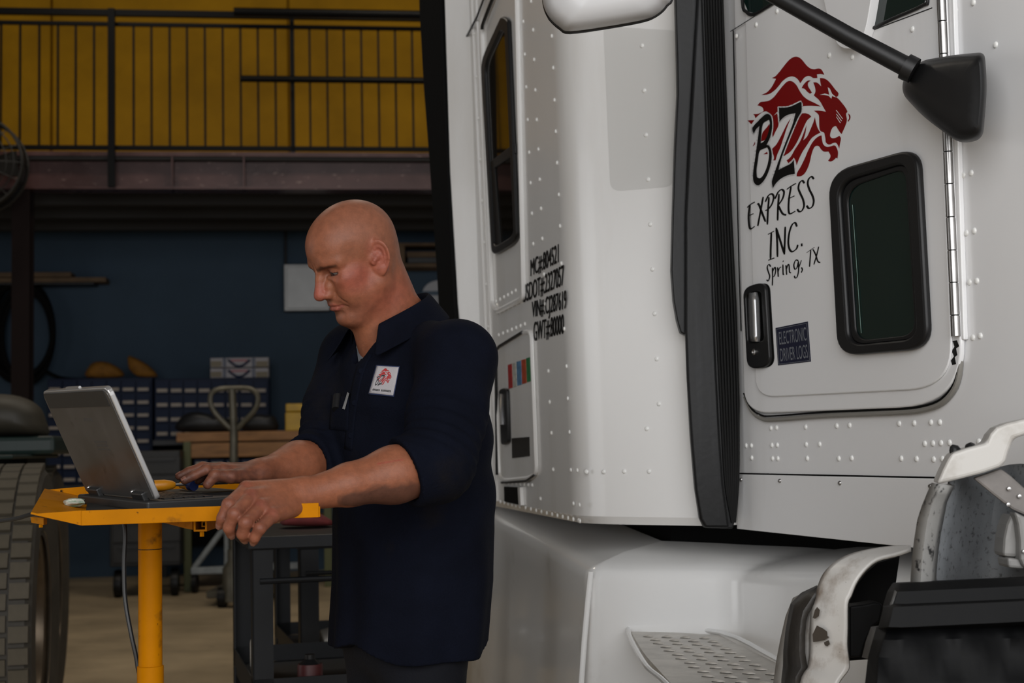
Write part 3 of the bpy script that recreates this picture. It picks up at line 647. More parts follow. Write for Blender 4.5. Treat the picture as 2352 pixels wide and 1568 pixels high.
MB().tube([atY(1357, 1312, 3.60), atY(1350, 1380, 3.60), atY(1342, 1470, 3.60), atY(1333, 1600, 3.59)], 0.0075, 10).build('fairing_edge', M_fairing, truck, True)
# dark chassis inside, below cab and sleeper
MB().box((0.9, 2.2, 0.3), (2.2, 6.5, 0.93)).build('chassis', M_black, truck)
for bx_, by_ in ((4.6, 0.0), (5.4, 0.0)): pass
def wheel_black(x, y, parent):
    MB().lathe([(0.25, -0.15), (0.50, -0.14), (0.52, -0.08), (0.52, 0.08), (0.50, 0.14), (0.25, 0.15)], 32, Matrix.Translation((x, y, 0.52)) @ Matrix.Rotation(math.pi / 2, 4, 'Y')).build('tyre', M_rubber, parent, True)
wheel_black(0.95, 2.05, truck); wheel_black(0.4, 6.6, truck)
# step plate
ZS = 0.752
sp = roundpoly([(1446, 1446), (1652, 1458), (1800, 1530), (1830, 1680), (1640, 1680), (1540, 1568), (1478, 1500)], [10, 6, 4, 4, 4, 20, 20], 4)
step = MB().prism([onZ(p.x, p.y, ZS) for p in sp], (0, 0, -0.02)).build('step_plate', M_alum, truck); bevel(step, 0.003)
MB().tube([onZ(p[0], p[1], ZS + 0.006) for p in catmull([(1790, 1516), (1655, 1452), (1460, 1440), (1444, 1446), (1450, 1470), (1485, 1530), (1520, 1560), (1560, 1600)], 4)], 0.006, 8).build('step_rim', M_fairing, truck, True)
def c5(x, y): return (1080 + x / 3.0154, 1150 + y / 3.0154)
o_ = onZ(*c5(1235, 940), ZS); e1 = (onZ(*c5(1625, 952), ZS) - o_) / 3; e2 = (onZ(*c5(1650, 1215), ZS) - o_) / 10
q = MB(); b1 = e1.normalized(); b2 = Vector((-b1.y, b1.x, 0)); R_ = []
for i in range(7):
    a = i / 6; w = math.sin(math.pi * a)
    R_.append([b1 * (-0.014 + 0.028 * a) + b2 * (0.0065 * (w + .1) * math.cos(t)) + Vector((0, 0, 0.005 * w * math.sin(t) + 0.0003)) for t in [math.pi * k / 5 for k in range(6)]])
q.grid(R_); me = bpy.data.meshes.new('tread_bump'); me.from_pydata([tuple(v) for v in q.v], [], q.f); me.update(); me.materials.append(M_alum); me.polygons.foreach_set('use_smooth', [True] * len(me.polygons))
slot = MB().flat([b1 * -0.012 - b2 * 0.0060, b1 * 0.012 - b2 * 0.0060, b1 * 0.012 - b2 * 0.0105, b1 * -0.012 - b2 * 0.0105]); sl = bpy.data.meshes.new('tread_slot'); sl.from_pydata([tuple(v) for v in slot.v], [], slot.f); sl.materials.append(M_black)
for j in range(14):
    for i in range(4):
        p = o_ + e1 * (i + (0.12 if j % 2 else 0)) + e2 * j
        ob = bpy.data.objects.new('tread_bump', me); C.objects.link(ob); ob.matrix_basis = Matrix.Translation(p); attach(ob, step)
        ob = bpy.data.objects.new('tread_slot', sl); C.objects.link(ob); ob.matrix_basis = Matrix.Translation(p + Vector((0, 0, 0.0006))); attach(ob, step)

# --- mirror
mo = [(1240, -190), (1244, -40), (1248, 10), (1262, 40), (1285, 62), (1310, 72), (1400, 60), (1480, 45), (1510, 32), (1530, 12), (1545, -20), (1552, -190)]
mir = MB(); YM = 2.80; rings = []
cx_, cy_ = 1395, -60
for y_, sc in ((YM + 0.005, 1.0), (YM - 0.02, 0.985), (YM - 0.05, 0.93), (YM - 0.075, 0.80), (YM - 0.088, 0.55), (YM - 0.092, 0.2)):
    rings.append([atY(cx_ + (p.x - cx_) * sc, cy_ + (p.y - cy_) * (sc if p.y > cy_ else 1.0), y_) for p in catmull([Vector(m) for m in mo], 4)])
mir.grid(rings); mirror = mir.build('mirror_housing', mat('mirror_white_dimmed', (0.50, 0.50, 0.505), 0.35), truck, True, 70)  # white darkened in the colour to offset strong light on the housing
mp_ = catmull([Vector(m) for m in mo], 4)
ring = [atY(p.x, p.y, YM + 0.012) for p in mp_[12:]]
MB().tube(ring, 0.0045, 8).build('mirror_gasket', M_plastic, truck, True)
MB().prism([atY(p.x, p.y, YM + 0.006) for p in mp_], (0, 0.02, 0)).build('mirror_back', M_plastic, truck)
# arm and its bracket
MB().tube([atY(1650, -85, 2.66), atY(1790, -6, 2.62), atY(1950, 84, 2.58), atY(2100, 163, 2.545)], [0.0165, 0.0168, 0.0172, 0.0185], 18).build('mirror_arm', M_plastic, truck, True)
MB().tube([atY(2078, 152, 2.55), atY(2100, 163, 2.545)], 0.024, 18).build('arm_collar', M_plastic, truck, True)
br = roundpoly([(2076, 172), (2118, 138), (2190, 126), (2262, 119), (2268, 200), (2258, 320), (2206, 332), (2120, 268), (2070, 214)], [22, 18, 10, 16, 40, 22, 26, 30, 20], 5)
bx = MB(); rings = []
for o_b, sc in ((0.03, 0.94), (0.05, 1.0), (0.085, 1.0), (0.105, 0.96), (0.117, 0.86), (0.121, 0.6)):
    rings.append([P_cab(2180 + (p.x - 2180) * sc, 215 + (p.y - 215) * sc, o_b) for p in br])
bx.grid(rings, True); nb = len(br); bx.f.append(tuple((len(rings) - 1) * nb + k for k in range(nb))); bx.f.append(tuple(range(nb)))
subsurf(bx.build('mirror_bracket', M_plastic, truck, True, 80), 1)
slab('bracket_foot', P_cab, roundpoly([(2125, 180), (2190, 165), (2195, 290), (2160, 270)], 14, 4), 0.0, 0.06, M_plastic, truck)

# --- opened hood, fender and wheel-arch liner at the lower right
def Y6(pts, Y, dy=0.0): return [atY(*c6(p), Y) for p in pts]
M_hood = mat('hood_white_dirty', (0.48, 0.465, 0.44), 0.4, extra=lambda nt, b, mp: add_layer(nt, b, mp, (0.20, 0.16, 0.12), 9.0, 0.52, 0.8))
M_hoodin = mat('hood_inner_grey', (0.16, 0.17, 0.18), 0.6, var=0.35, var_scale=6, extra=lambda nt, b, mp: (add_layer(nt, b, mp, (0.03, 0.03, 0.032), 4.0, 0.45, 0.85), add_layer(nt, b, mp, (0.025, 0.025, 0.025), 120.0, 0.56, 0.72)))
hood = MB().prism(Y6([(1900, -30), (1700, 10), (1478, 55), (1380, 78), (1320, 102), (1285, 140), (1262, 192), (1150, 222), (1065, 250), (1040, 290), (1010, 350), (975, 432), (1100, 402), (1245, 365), (1340, 332), (1375, 300), (1392, 240), (1420, 168), (1478, 148), (1700, 110), (1900, 80)], 2.150), (0.02, 0.09, 0)).build('hood_lip', M_hood, truck); bevel(hood, 0.006, 3)
lo_ = [(975, 432), (945, 500), (918, 565), (893, 640), (880, 720), (868, 810), (860, 900), (853, 1006), (850, 1060)]
li_ = [(1052, 425), (1030, 470), (1008, 520), (990, 610), (972, 700), (958, 800), (948, 900), (942, 1006), (940, 1060)]
q = MB(); q.grid([[atY(*c6(a), 2.150), atY(*c6(((a[0] * 2 + b[0]) / 3, (a[1] * 2 + b[1]) / 3)), 2.135), atY(*c6(((a[0] + b[0] * 2) / 3, (a[1] + b[1] * 2) / 3)), 2.150), atY(*c6(b), 2.200)] for a, b in zip(lo_, li_)])
solid(q.build('hood_edge', mat('hood_edge_grey', (0.34, 0.335, 0.32), 0.55, var=0.3, var_scale=8, extra=lambda nt, b, mp: add_layer(nt, b, mp, (0.02, 0.02, 0.02), 70.0, 0.56, 0.66)), truck, True), 0.008)
q = MB(); rows = []
for y0, xl, xr in ((330, 1050, 1900), (430, 1040, 1900), (560, 995, 1900), (700, 965, 1900), (860, 945, 1900), (1000, 935, 1900), (1080, 930, 1900)):
    rows.append([atY(*c6((xl + (xr - xl) * k / 12, y0 + 18 * math.sin(k * 0.8))), 2.210 + 0.10 * math.sin(math.pi * min(1, k / 8)) ) for k in range(13)])
q.grid(rows); solid(q.build('hood_inner_panel', M_hoodin, truck, True), 0.006)
bevel(MB().prism(Y6([(1185, 395), (1345, 340), (1400, 380), (1478, 450), (1700, 620), (1700, 760), (1478, 605), (1410, 575), (1300, 490)], 2.180), (0.01, 0.035, 0)).build('hood_brace', mat('brace_grey', (0.22, 0.20, 0.185), 0.5, var=0.4, var_scale=9), truck), 0.004)
bevel(MB().prism(Y6([(1415, 590), (1440, 660), (1452, 760), (1448, 850), (1362, 845), (1368, 740), (1385, 660)], 2.170), (0.0, 0.05, 0)).build('hood_bracket', mat('bracket_grey', (0.24, 0.235, 0.225), 0.5, var=0.3, var_scale=12), truck), 0.006)
bevel(MB().prism(Y6([(1425, 585), (1700, 720), (1700, 960), (1478, 905), (1460, 860), (1458, 760), (1447, 660)], 2.150), (0.0, 0.03, 0)).build('hood_bracket', mat('bracket_grey', (0.24, 0.235, 0.225), 0.5, var=0.3, var_scale=12), truck), 0.005)
bevel(MB().prism(Y6([(1385, 850), (1455, 858), (1490, 915), (1392, 908)], 2.160), (0.0, 0.05, 0)).build('hood_bracket', mat('bracket_grey', (0.24, 0.235, 0.225), 0.5, var=0.3, var_scale=12), truck), 0.004)
for p in ((1390, 455), (1450, 498), (1385, 545), (1476, 815)):
    MB().lathe([(0.0035, 0), (0.003, 0.003), (0.0, 0.0035)], 8, Matrix.Translation(atY(*c6(p), 2.178 if p[1] < 600 else 2.148)) @ Matrix.Rotation(math.pi / 2, 4, 'X'), False).build('bolt', M_hinge, truck, True)
for px in (1078, 1160):
    MB().tube([atY(*c6((px + 12, 250 if px < 1100 else 225)), 2.190), atY(*c6((px - 4, 222 if px < 1100 else 212)), 2.190), atY(*c6((px - 16, 207)), 2.190)], [0.010, 0.008, 0.003], 8).build('hood_clip', M_plastic, truck, True)
# fender flare: white broken strip
fl = [(830, 800), (740, 800), (600, 818), (480, 848), (400, 890), (340, 950), (310, 1020), (297, 1080), (272, 1160), (266, 1300), (262, 1400), (250, 1480), (225, 1515), (205, 1568), (190, 1680)]
fr_ = [(832, 815), (742, 845), (640, 872), (570, 930), (520, 1000), (492, 1070), (472, 1115), (471, 1250), (468, 1350), (478, 1440), (476, 1490), (440, 1540), (422, 1568), (410, 1610), (400, 1680)]
fl = catmull([Vector(p) for p in fl], 3); fr_ = catmull([Vector(p) for p in fr_], 3)
q = MB(); rows = []
for a, b in zip(fl, fr_):
    rows.append([atY(*c6((a * (1 - t) + b * t)), 2.40 - 0.06 * t - 0.008 * math.sin(math.pi * t)) for t in (0, 0.12, 0.3, 0.5, 0.7, 0.88, 1.0)])
q.grid(rows)
M_flare = mat('fender_white_worn', (0.55, 0.535, 0.51), 0.3, extra=lambda nt, b, mp: (add_layer(nt, b, mp, (0.24, 0.19, 0.15), 16.0, 0.53, 0.75), add_layer(nt, b, mp, (0.03, 0.025, 0.02), 110.0, 0.66, 0.72)))
flare = q.build('fender_flare', M_flare, truck, True, 70); solid(flare, 0.006, 1)
def chip(pts):
    out = []
    for p in pts:
        out.append(p)
    return out
P_fl = Plane.three(atY(*c6((262, 1400)), 2.392), atY(*c6((262, 1000)), 2.392), atY(*c6((470, 1400)), 2.338))
for pts in ([(265, 1290), (290, 1238), (325, 1255), (348, 1272), (350, 1298), (362, 1305), (335, 1322), (300, 1330), (268, 1333)], [(330, 1335), (358, 1322), (365, 1345), (350, 1358), (336, 1352)], [(278, 1150), (292, 1132), (308, 1150), (302, 1185), (280, 1200), (266, 1195)]):
    flatpart('paint_chip', mat('bare_fender_brown', (0.045, 0.035, 0.026), 0.5), flare, [([P_fl(*c6(p), 0.012) for p in pts], ())])
fkl = [(300, 1022), (210, 1064), (155, 1120), (140, 1190), (125, 1280), (114, 1380), (112, 1470), (103, 1548), (100, 1680)]
fkr = [(306, 1030), (285, 1095), (240, 1170), (228, 1215), (222, 1290), (222, 1390), (236, 1480), (200, 1530), (190, 1680)]
q = MB(); q.grid([[atY(*c6((a[0] * (1 - t) + b[0] * t, a[1] * (1 - t) + b[1] * t)), 2.46 - 0.06 * t - 0.02 * math.sin(math.pi * t)) for t in (0, .25, .5, .75, 1)] for a, b in zip(fkl, fkr)])
solid(q.build('fender_flank', mat('fender_bare_black', (0.028, 0.024, 0.02), 0.5, var=0.5, var_scale=14, bump=0.2), truck, True), 0.005, 1)
q = MB(); q.grid([[atY(*c6((a[0] * (1 - t) + b[0] * t, a[1] * (1 - t) + b[1] * t)), 2.52 - 0.10 * t) for t in (0, .33, .66, 1)] for a, b in zip([(270, 1040), (165, 1090), (125, 1190), (95, 1320), (70, 1450), (40, 1680)], [(306, 1026), (290, 1090), (262, 1180), (250, 1300), (250, 1450), (225, 1680)])])
solid(q.build('fender_side', M_flare, truck, True), 0.005, 1)
# black inner pieces
MB().prism(Y6([(765, 842), (640, 880), (575, 935), (520, 1005), (480, 1100), (476, 1440), (620, 1430), (745, 985)], 2.44), (0, 0.05, 0)).build('inner_fender', M_black, truck)
bevel(MB().prism(Y6([(480, 1128), (560, 1118), (620, 1105), (655, 1108), (672, 1130), (655, 1215), (610, 1250), (570, 1340), (545, 1420), (480, 1425)], 2.36), (0, 0.04, 0)).build('inner_fender', M_liner, truck), 0.008, 3)
rows = []
for j, (y0, dy) in enumerate(((1015, 0.06), (1022, 0.0), (1060, -0.02), (1135, -0.025), (1150, -0.06), (1235, -0.065), (1250, -0.03), (1330, -0.05), (1430, -0.06), (1568, -0.08), (1720, -0.10))):
    xl = (735, 728, 712, 690, 686, 660, 655, 632, 605, 590, 560)[j]
    row = []
    for k in range(25):
        x = xl + (1950 - xl) * k / 24
        fold = 0.014 * math.sin((x - y0 * 0.9) / 55.0) ** 3 * min(1, max(0, (y0 - 1240) / 120.0))
        row.append(atY(*c6((x, y0 - (x - 735) * 0.045 * (1 if y0 < 1240 else 0.3))), 2.10 + dy + fold + (0.05 * (1 - k) if k < 1 else 0)))
    rows.append(row)
q = MB(); q.grid(rows); solid(q.build('arch_liner', M_liner, truck, True, 50), 0.006, 1)
q = MB(); q.grid([[atY(*c6(a), 2.16), atY(*c6(b), 2.08)] for a, b in (((728, 1020), (738, 1040)), ((690, 1095), (715, 1110)), ((660, 1180), (690, 1200)), ((645, 1240), (672, 1260)), ((600, 1245), (655, 1330)), ((570, 1330), (632, 1400)), ((548, 1420), (615, 1440)))])
solid(q.build('liner_edge', mat('liner_edge_grey', (0.06, 0.058, 0.055), 0.5), truck, True), 0.006)
# ------------------------------------------------------------------ yellow rolling stand with its tray
M_tray = mat('stand_yellow_paint', (0.47, 0.168, 0.0004), 0.5, spec=0.05, var=0.25, var_scale=5, extra=lambda nt, b, mp: (add_layer(nt, b, mp, (0.05, 0.025, 0.008), 13.0, 0.60, 0.74), add_layer(nt, b, mp, (0.02, 0.012, 0.006), 55.0, 0.66, 0.72)))
M_mat = mat('tray_black_mat', (0.016, 0.014, 0.011), 0.6, var=0.5, var_scale=16)
T1 = atY(187, 1172, 2.30); T2 = atY(511, 1161.5, 2.362); T3 = atY(190, 1117, 2.86)
tray_n = (T2 - T1).cross(T3 - T1).normalized()
if tray_n.z < 0: tray_n = -tray_n
tu = (T2 - T1).normalized(); tv = tray_n.cross(tu).normalized()
def TP(u, v, h=0.0): return T1 + tu * u + tv * v + tray_n * h          # tray coordinates: along the near rail, away from the camera, up
def tray_uv(px, py, h=0.0):
    r = ray(px, py); p = T1 + tray_n * h; q = CAM + r * ((p - CAM).dot(tray_n) / r.dot(tray_n)) - T1
    return q.dot(tu), q.dot(tv)
TL = tray_uv(765, 1172)[0]; TW = (T3 - T1).dot(tv)
tc = TP(TL * 0.42, TW * 0.5)
pole_c = atY(345, 1350, 2.60)
stand = thing('laptop_stand', 'yellow steel rolling stand with a shallow tray on a round pole', 'stand', (pole_c.x, pole_c.y, 0))
h_ = 0.024
bevel(MB().prism([TP(0, 0, -h_), TP(TL, 0, -h_), TP(TL, TW, -h_), TP(0, TW, -h_)], tray_n * 0.003).build('tray_floor', M_tray, stand), 0.001)
bevel(MB().prism([TP(0.005, 0.005, -h_ + 0.003), TP(TL - 0.005, 0.005, -h_ + 0.003), TP(TL - 0.005, TW - 0.005, -h_ + 0.003), TP(0.005, TW - 0.005, -h_ + 0.003)], tray_n * 0.004).build('tray_mat', M_mat, stand), 0.001)
for nm, v0, v1 in (('near_rail', -0.003, 0.0), ('far_rail', TW, TW + 0.003)):
    bevel(MB().prism([TP(0, v0, -h_), TP(TL, v0, -h_), TP(TL, v0, 0.0), TP(0, v0, 0.0)], tv * (v1 - v0 + 0.0001)).build(nm, M_tray, stand), 0.0008)
bevel(MB().prism([TP(TL, 0, -h_), TP(TL, TW, -h_), TP(TL, TW, -0.006), TP(TL, 0, -0.006)], tu * 0.003).build('end_rail', M_tray, stand), 0.0008)
# flared lip at the left end with mitred corner gussets
fa = TP(0, 0, -h_); fb = TP(0, TW, -h_); ea = TP(-0.078, 0.012, -0.004); eb = TP(-0.078, TW - 0.012, -0.004)
q = MB(); q.add([fa, fb, eb, ea], [(0, 1, 2, 3)]); solid(q.build('flared_lip', M_tray, stand), 0.003)
q = MB(); q.add([fa, TP(0, 0, 0.0), ea], [(0, 1, 2)]); solid(q.build('corner_gusset', M_tray, stand), 0.003)
q = MB(); q.add([fb, TP(0, TW, 0.0), eb], [(0, 1, 2)]); solid(q.build('corner_gusset', M_tray, stand), 0.003)
# bracket under the tray: cross arm with open square ends
def sqtube(a, b, w, t, name):
    d = (b - a).normalized(); s = d.cross(Vector((0, 0, 1))).normalized() * w / 2; u = Vector((0, 0, w / 2))
    q = MB(); o = [s + u, -s + u, -s - u, s - u]; k = 1 - 2 * t / w; i = [x * k for x in o]
    q.grid([[a + x for x in o], [b + x for x in o], [b + x for x in i], [a + x for x in i], [a + x for x in o]], True)
    return q.build(name, M_tray, stand)
sq1 = atY(460, 1205, 2.40); zb = sq1.z
sqtube(sq1, Vector((sq1.x - 0.02, sq1.y + 0.40, zb)), 0.022, 0.003, 'cross_tube')
sqtube(atY(470, 1203, 2.42), atY(444, 1199, 2.80) , 0.010, 0.002, 'inner_tube')
MB().tube([sq1 + Vector((0, 0.012, -0.010)), sq1 + Vector((0, 0.012, -0.020))], 0.004, 6).build('set_screw', M_tray, stand)
MB().prism([atY(372, 1196, 2.55), atY(442, 1196, 2.45), atY(442, 1216, 2.45), atY(425, 1213, 2.47), atY(372, 1199, 2.55)], (0.0, 0.02, 0)).build('support_arm', M_tray, stand)
MB().prism([atY(70, 1187, 2.66), atY(100, 1190, 2.62), atY(100, 1205, 2.62), atY(72, 1200, 2.66)], (0.0, 0.02, 0)).build('support_arm', M_tray, stand)
MB().tube([atY(94, 1204, 2.63), atY(94, 1211, 2.63)], 0.004, 6).build('set_screw', M_tray, stand)
ztop = tc.z - 0.03
MB().lathe([(0.0212, 0.30), (0.0212, ztop)], 28, Matrix.Translation((pole_c.x, pole_c.y, 0))).build('pole', M_tray, stand, True)
zsl = onZ(345, 1530, 0).z; zs_ = atY(345, 1533, 2.58).z
MB().lathe([(0.0212, zs_ + 0.001), (0.0236, zs_), (0.0236, 0.10)], 28, Matrix.Translation((pole_c.x, pole_c.y, 0))).build('pole_sleeve', M_tray, stand, True)
MB().lathe([(0.0214, 0), (0.0214, 0.0015)], 28, Matrix.Translation((pole_c.x, pole_c.y, atY(345, 1263, 2.58).z))).build('pole_mark', M_ink, stand)
for k in range(4):
    a = math.radians(35 + 90 * k); d = Vector((math.cos(a), math.sin(a), 0)); b0_ = Vector((pole_c.x, pole_c.y, 0.115))
    MB().tube([b0_, b0_ + d * 0.32], 0.018, 8).build('foot', M_tray, stand)
    MB().lathe([(0.015, -0.012), (0.038, -0.012), (0.04, 0), (0.038, 0.012), (0.015, 0.012)], 18, Matrix.Translation(b0_ + d * 0.30 + Vector((0, 0, -0.075))) @ Matrix.Rotation(a + math.pi / 2, 4, 'Z') @ Matrix.Rotation(math.pi / 2, 4, 'X')).build('caster', M_plastic, stand, True)
# ------------------------------------------------------------------ laptop
M_lid = mat('laptop_grey_lid', (0.115, 0.110, 0.105), 0.36, 0.5, var=0.35, var_scale=9, rvar=0.1, extra=lambda nt, b, mp: add_layer(nt, b, mp, (0.03, 0.028, 0.025), 20.0, 0.62, 0.8))
M_silver = mat('laptop_silver_edge', (0.40, 0.39, 0.38), 0.3, 0.7)
M_lapblack = mat('laptop_black', (0.012, 0.012, 0.012), 0.45)
hb = 0.030
un, vn = tray_uv(361, 1147, 0.004); uf, vf = tray_uv(206, 1133, 0.004)
N_ = TP(un, vn, 0.004); F_ = atY(203, 1131, 2.72)
hd_ = (F_ - N_); lw = hd_.length; hd_.normalize(); bd = hd_.cross(tray_n).normalized()
if bd.x < 0: bd = -bd
laptop = thing('laptop', 'scuffed grey laptop standing open on the yellow stand tray', 'laptop', tuple((N_ + F_) / 2))
base_z = -h_ + 0.007
def LP(a, b, h): return N_ + hd_ * a + bd * b + tray_n * h       # laptop coordinates
hB = -0.004 + base_z
bevel(MB().prism([LP(-0.004, -0.02, hB), LP(lw + 0.004, -0.02, hB), LP(lw + 0.004, 0.245, hB), LP(-0.004, 0.245, hB)], tray_n * 0.019).build('base', M_lapblack, laptop), 0.004, 3)
top_h = hB + 0.019
key = MB().box((-0.0075, -0.0075, 0), (0.0075, 0.0075, 0.002)); key_me = bpy.data.meshes.new('key'); key_me.from_pydata([tuple(v) for v in key.v], [], key.f); key_me.materials.append(M_plastic)
MX = Matrix(((hd_.x, bd.x, tray_n.x, 0), (hd_.y, bd.y, tray_n.y, 0), (hd_.z, bd.z, tray_n.z, 0), (0, 0, 0, 1)))
for r_ in range(5):
    for c_ in range(15):
        ob = bpy.data.objects.new('key', key_me); C.objects.link(ob); ob.matrix_basis = Matrix.Translation(LP(0.03 + c_ * (lw - 0.06) / 14, 0.03 + r_ * 0.019, top_h)) @ MX; attach(ob, laptop)
bevel(MB().prism([LP(lw * 0.35, 0.15, top_h), LP(lw * 0.65, 0.15, top_h), LP(lw * 0.65, 0.22, top_h), LP(lw * 0.35, 0.22, top_h)], tray_n * 0.0006).build('touchpad', M_plastic, laptop), 0.0002)
_r = ray(247, 888); tn_ = CAM + _r * ((N_ - CAM).dot(hd_) / _r.dot(hd_)); ld = tn_ - N_; ld = ld - hd_ * ld.dot(hd_); lh = ld.length; ld.normalize(); ln = ld.cross(hd_).normalized()
if ln.dot(bd) > 0: ln = -ln                                           # out of the back of the lid
def LD(a, b, h=0.0): return N_ + hd_ * a + ld * b + ln * h
def lidpoly(h, ins=0.0): return [LD(p.x, p.y, h) for p in roundpoly([(ins, 0.0 + ins), (lw - ins, 0.0 + ins), (lw - ins, lh - ins), (ins, lh - ins)], [0.006, 0.006, 0.016, 0.016], 5)]
bevel(MB().prism(lidpoly(-0.008), ln * 0.010).build('lid_edge', M_silver, laptop), 0.002, 2)
bevel(MB().prism(lidpoly(0.002, 0.0035), ln * 0.002).build('lid_back', M_lid, laptop), 0.001, 2)
MB().prism([LD(0.016, lh - 0.034, 0.0041), LD(lw - 0.012, lh - 0.034, 0.0041), LD(lw - 0.012, lh - 0.005, 0.0041), LD(0.016, lh - 0.005, 0.0041)], ln * 0.0008).build('lid_band', M_lapblack, laptop)
MB().prism([LD(0.012, 0.012, -0.0081), LD(lw - 0.012, 0.012, -0.0081), LD(lw - 0.012, lh - 0.012, -0.0081), LD(0.012, lh - 0.012, -0.0081)], -ln * 0.0006).build('screen', mat('screen_dark', (0.01, 0.012, 0.015), 0.15), laptop)
for a0 in (0.03, lw - 0.085):
    bevel(MB().prism([LD(a0, -0.012, 0.0), LD(a0 + 0.05, -0.012, 0.0), LD(a0 + 0.05, 0.016, 0.0), LD(a0, 0.016, 0.0)], ln * 0.012).build('hinge_cover', M_lapblack, laptop), 0.003)
    MB().lathe([(0.004, 0), (0.003, 0.003), (0, 0.0035)], 8, Matrix.Translation(LD(a0 + 0.058, 0.013, 0.004)) @ ln.to_track_quat('Z', 'Y').to_matrix().to_4x4(), False).build('hinge_screw', M_silver, laptop, True)
MB().tube([LD(lw * 0.42, lh + 0.001, -0.003), LD(lw * 0.62, lh + 0.001, -0.003)], 0.0028, 8).build('latch', M_silver, laptop, True)
m_em = mat('lid_emboss', (0.05, 0.048, 0.045), 0.5)
for (a0, a1, b0_, b1_) in ((0.13, 0.17, lh - 0.062, lh - 0.056), (0.105, 0.165, 0.108, 0.112), (0.11, 0.16, 0.101, 0.105), (0.105, 0.163, 0.094, 0.097)):
    MB().prism([LD(a0, b0_, 0.0041), LD(a1, b0_, 0.0041), LD(a1, b1_, 0.0041), LD(a0, b1_, 0.0041)], ln * 0.0003).build('embossed_mark', m_em, laptop)
# small things lying on the tray
def onTray(px, py, h=0.0):
    u, v = tray_uv(px, py, -h_ + 0.007 + h); return TP(u, v, -h_ + 0.007 + h)
rnd = random.Random(4)
c0 = onTray(170, 1156, 0.006); q = MB(); R_ = []
for i in range(7):
    R_.append([c0 + tu * (0.022 * math.sin(math.pi * (i + .15) / 6.3) * math.cos(t) * rnd.uniform(.7, 1.2)) + tv * (0.024 * math.sin(math.pi * (i + .15) / 6.3) * math.sin(t) * rnd.uniform(.7, 1.2)) + tray_n * (0.008 * math.cos(math.pi * (i + .15) / 6.3) * -1 + 0.002) for t in [k * math.pi / 5 for k in range(10)]])
q.grid(R_, True); tag(q.build('crumpled_wrapper', mat('wrapper_green', (0.20, 0.33, 0.22), 0.4, col2=(0.5, 0.5, 0.42), var=0.2, var_scale=60, thr=(0.45, 0.55))), 'crumpled pale green wrapper lying in the tray beside the laptop', 'wrapper')
sdv = thing('screwdriver', 'yellow and black screwdriver lying in the tray beyond the laptop', 'screwdriver', tuple(onTray(400, 1117, 0.01)))
a0 = LP(0.335, 0.10, top_h + 0.012); a1 = LP(0.30, 0.20, top_h + 0.012)
a0 = LP(lw * 0.80, 0.05, top_h + 0.013); a1 = LP(lw * 0.72, 0.15, top_h + 0.013)
d_ = (a1 - a0).normalized()
MB().tube([a0, a0 + d_ * 0.004, a0 + d_ * 0.03, a0 + d_ * 0.07, a0 + d_ * 0.085, a0 + d_ * 0.09], [0.006, 0.011, 0.0105, 0.011, 0.008, 0.005], 10).build('handle', mat('tool_yellow', (0.62, 0.24, 0.005), 0.4), sdv, True)
MB().tube([a0 + d_ * 0.025, a0 + d_ * 0.05], 0.0115, 10).build('grip_band', M_lapblack, sdv, True)
MB().tube([a0 + d_ * 0.09, a0 + d_ * 0.19], 0.003, 8).build('blade', M_hinge, sdv, True)
b_c = LP(lw * 0.66, 0.165, top_h + 0.010)
cap = thing('marker_cap', 'blue and yellow plastic cap under the typing hand', 'cap', tuple(b_c))
MB().tube([b_c, b_c + hd_ * 0.018], 0.0095, 12).build('cap_body', mat('cap_blue', (0.008, 0.022, 0.12), 0.5), cap, True)
MB().tube([b_c + hd_ * 0.022 , b_c + hd_ * 0.06], [0.0095, 0.006], 12).build('cap_tip', MATS['tool_yellow'], cap, True)
# power cable hanging below the tray
cable = catmull([atY(0, 1196, 2.75), atY(40, 1190, 2.72), atY(90, 1178, 2.70), atY(180, 1180, 2.68), atY(270, 1184, 2.67), atY(287, 1215, 2.66), atY(285, 1300, 2.655), atY(288, 1380, 2.65), atY(302, 1460, 2.645), atY(316, 1530, 2.645), atY(322, 1640, 2.645), Vector((atY(322, 1640, 2.645).x - 0.03, 2.66, 0.3)), Vector((atY(322, 1640, 2.645).x - 0.05, 2.7, 0.02))], 5)
cable = [p if k > 24 else p + Vector((0, 0, -0.0)) for k, p in enumerate(cable)]
tag(MB().tube(cable, 0.0042, 8).build('power_cable', M_lapblack, None, True), 'black power cable looping under the tray and down beside the yellow pole', 'cable')

# ------------------------------------------------------------------ background of the workshop
def bgplane(Y): return wallplane(400, 1000, Y)
def pbox(name, pl, x0, y0, x1, y1, d, m, parent=None, bv=0.006, o=0.0):
    """a box whose front face covers the given picture rectangle on a wall-parallel plane, going back d metres"""
    xm = (x0 + x1) / 2; ym = (y0 + y1) / 2
    u0 = (pl(x0, ym, o) - pl.p0).dot(Wd); u1 = (pl(x1, ym, o) - pl.p0).dot(Wd); z0 = pl(xm, y1, o).z; z1 = pl(xm, y0, o).z
    ob = wbox(pl, u0, u1, z0, z1, o - d, o).build(name, m, parent)
    if bv: bevel(ob, bv)
    return ob
def gz(pl, px, py): return pl(px, py)
def floor_box(name, pl, x0, y0, x1, d, m, parent=None, bv=0.006, zb=0.0, o=0.0):
    u0 = (pl(x0, y0, o) - pl.p0).dot(Wd); u1 = (pl(x1, y0, o) - pl.p0).dot(Wd); z1 = pl((x0 + x1) / 2, y0, o).z
    ob = wbox(pl, u0, u1, zb, z1, o - d, o).build(name, m, parent)
    if bv: bevel(ob, bv)
    return ob
M_binblue = mat('bin_blue', (0.007, 0.018, 0.055), 0.5, spec=0.2); M_bincab = mat('cabinet_blue', (0.006, 0.014, 0.042), 0.5, spec=0.2)
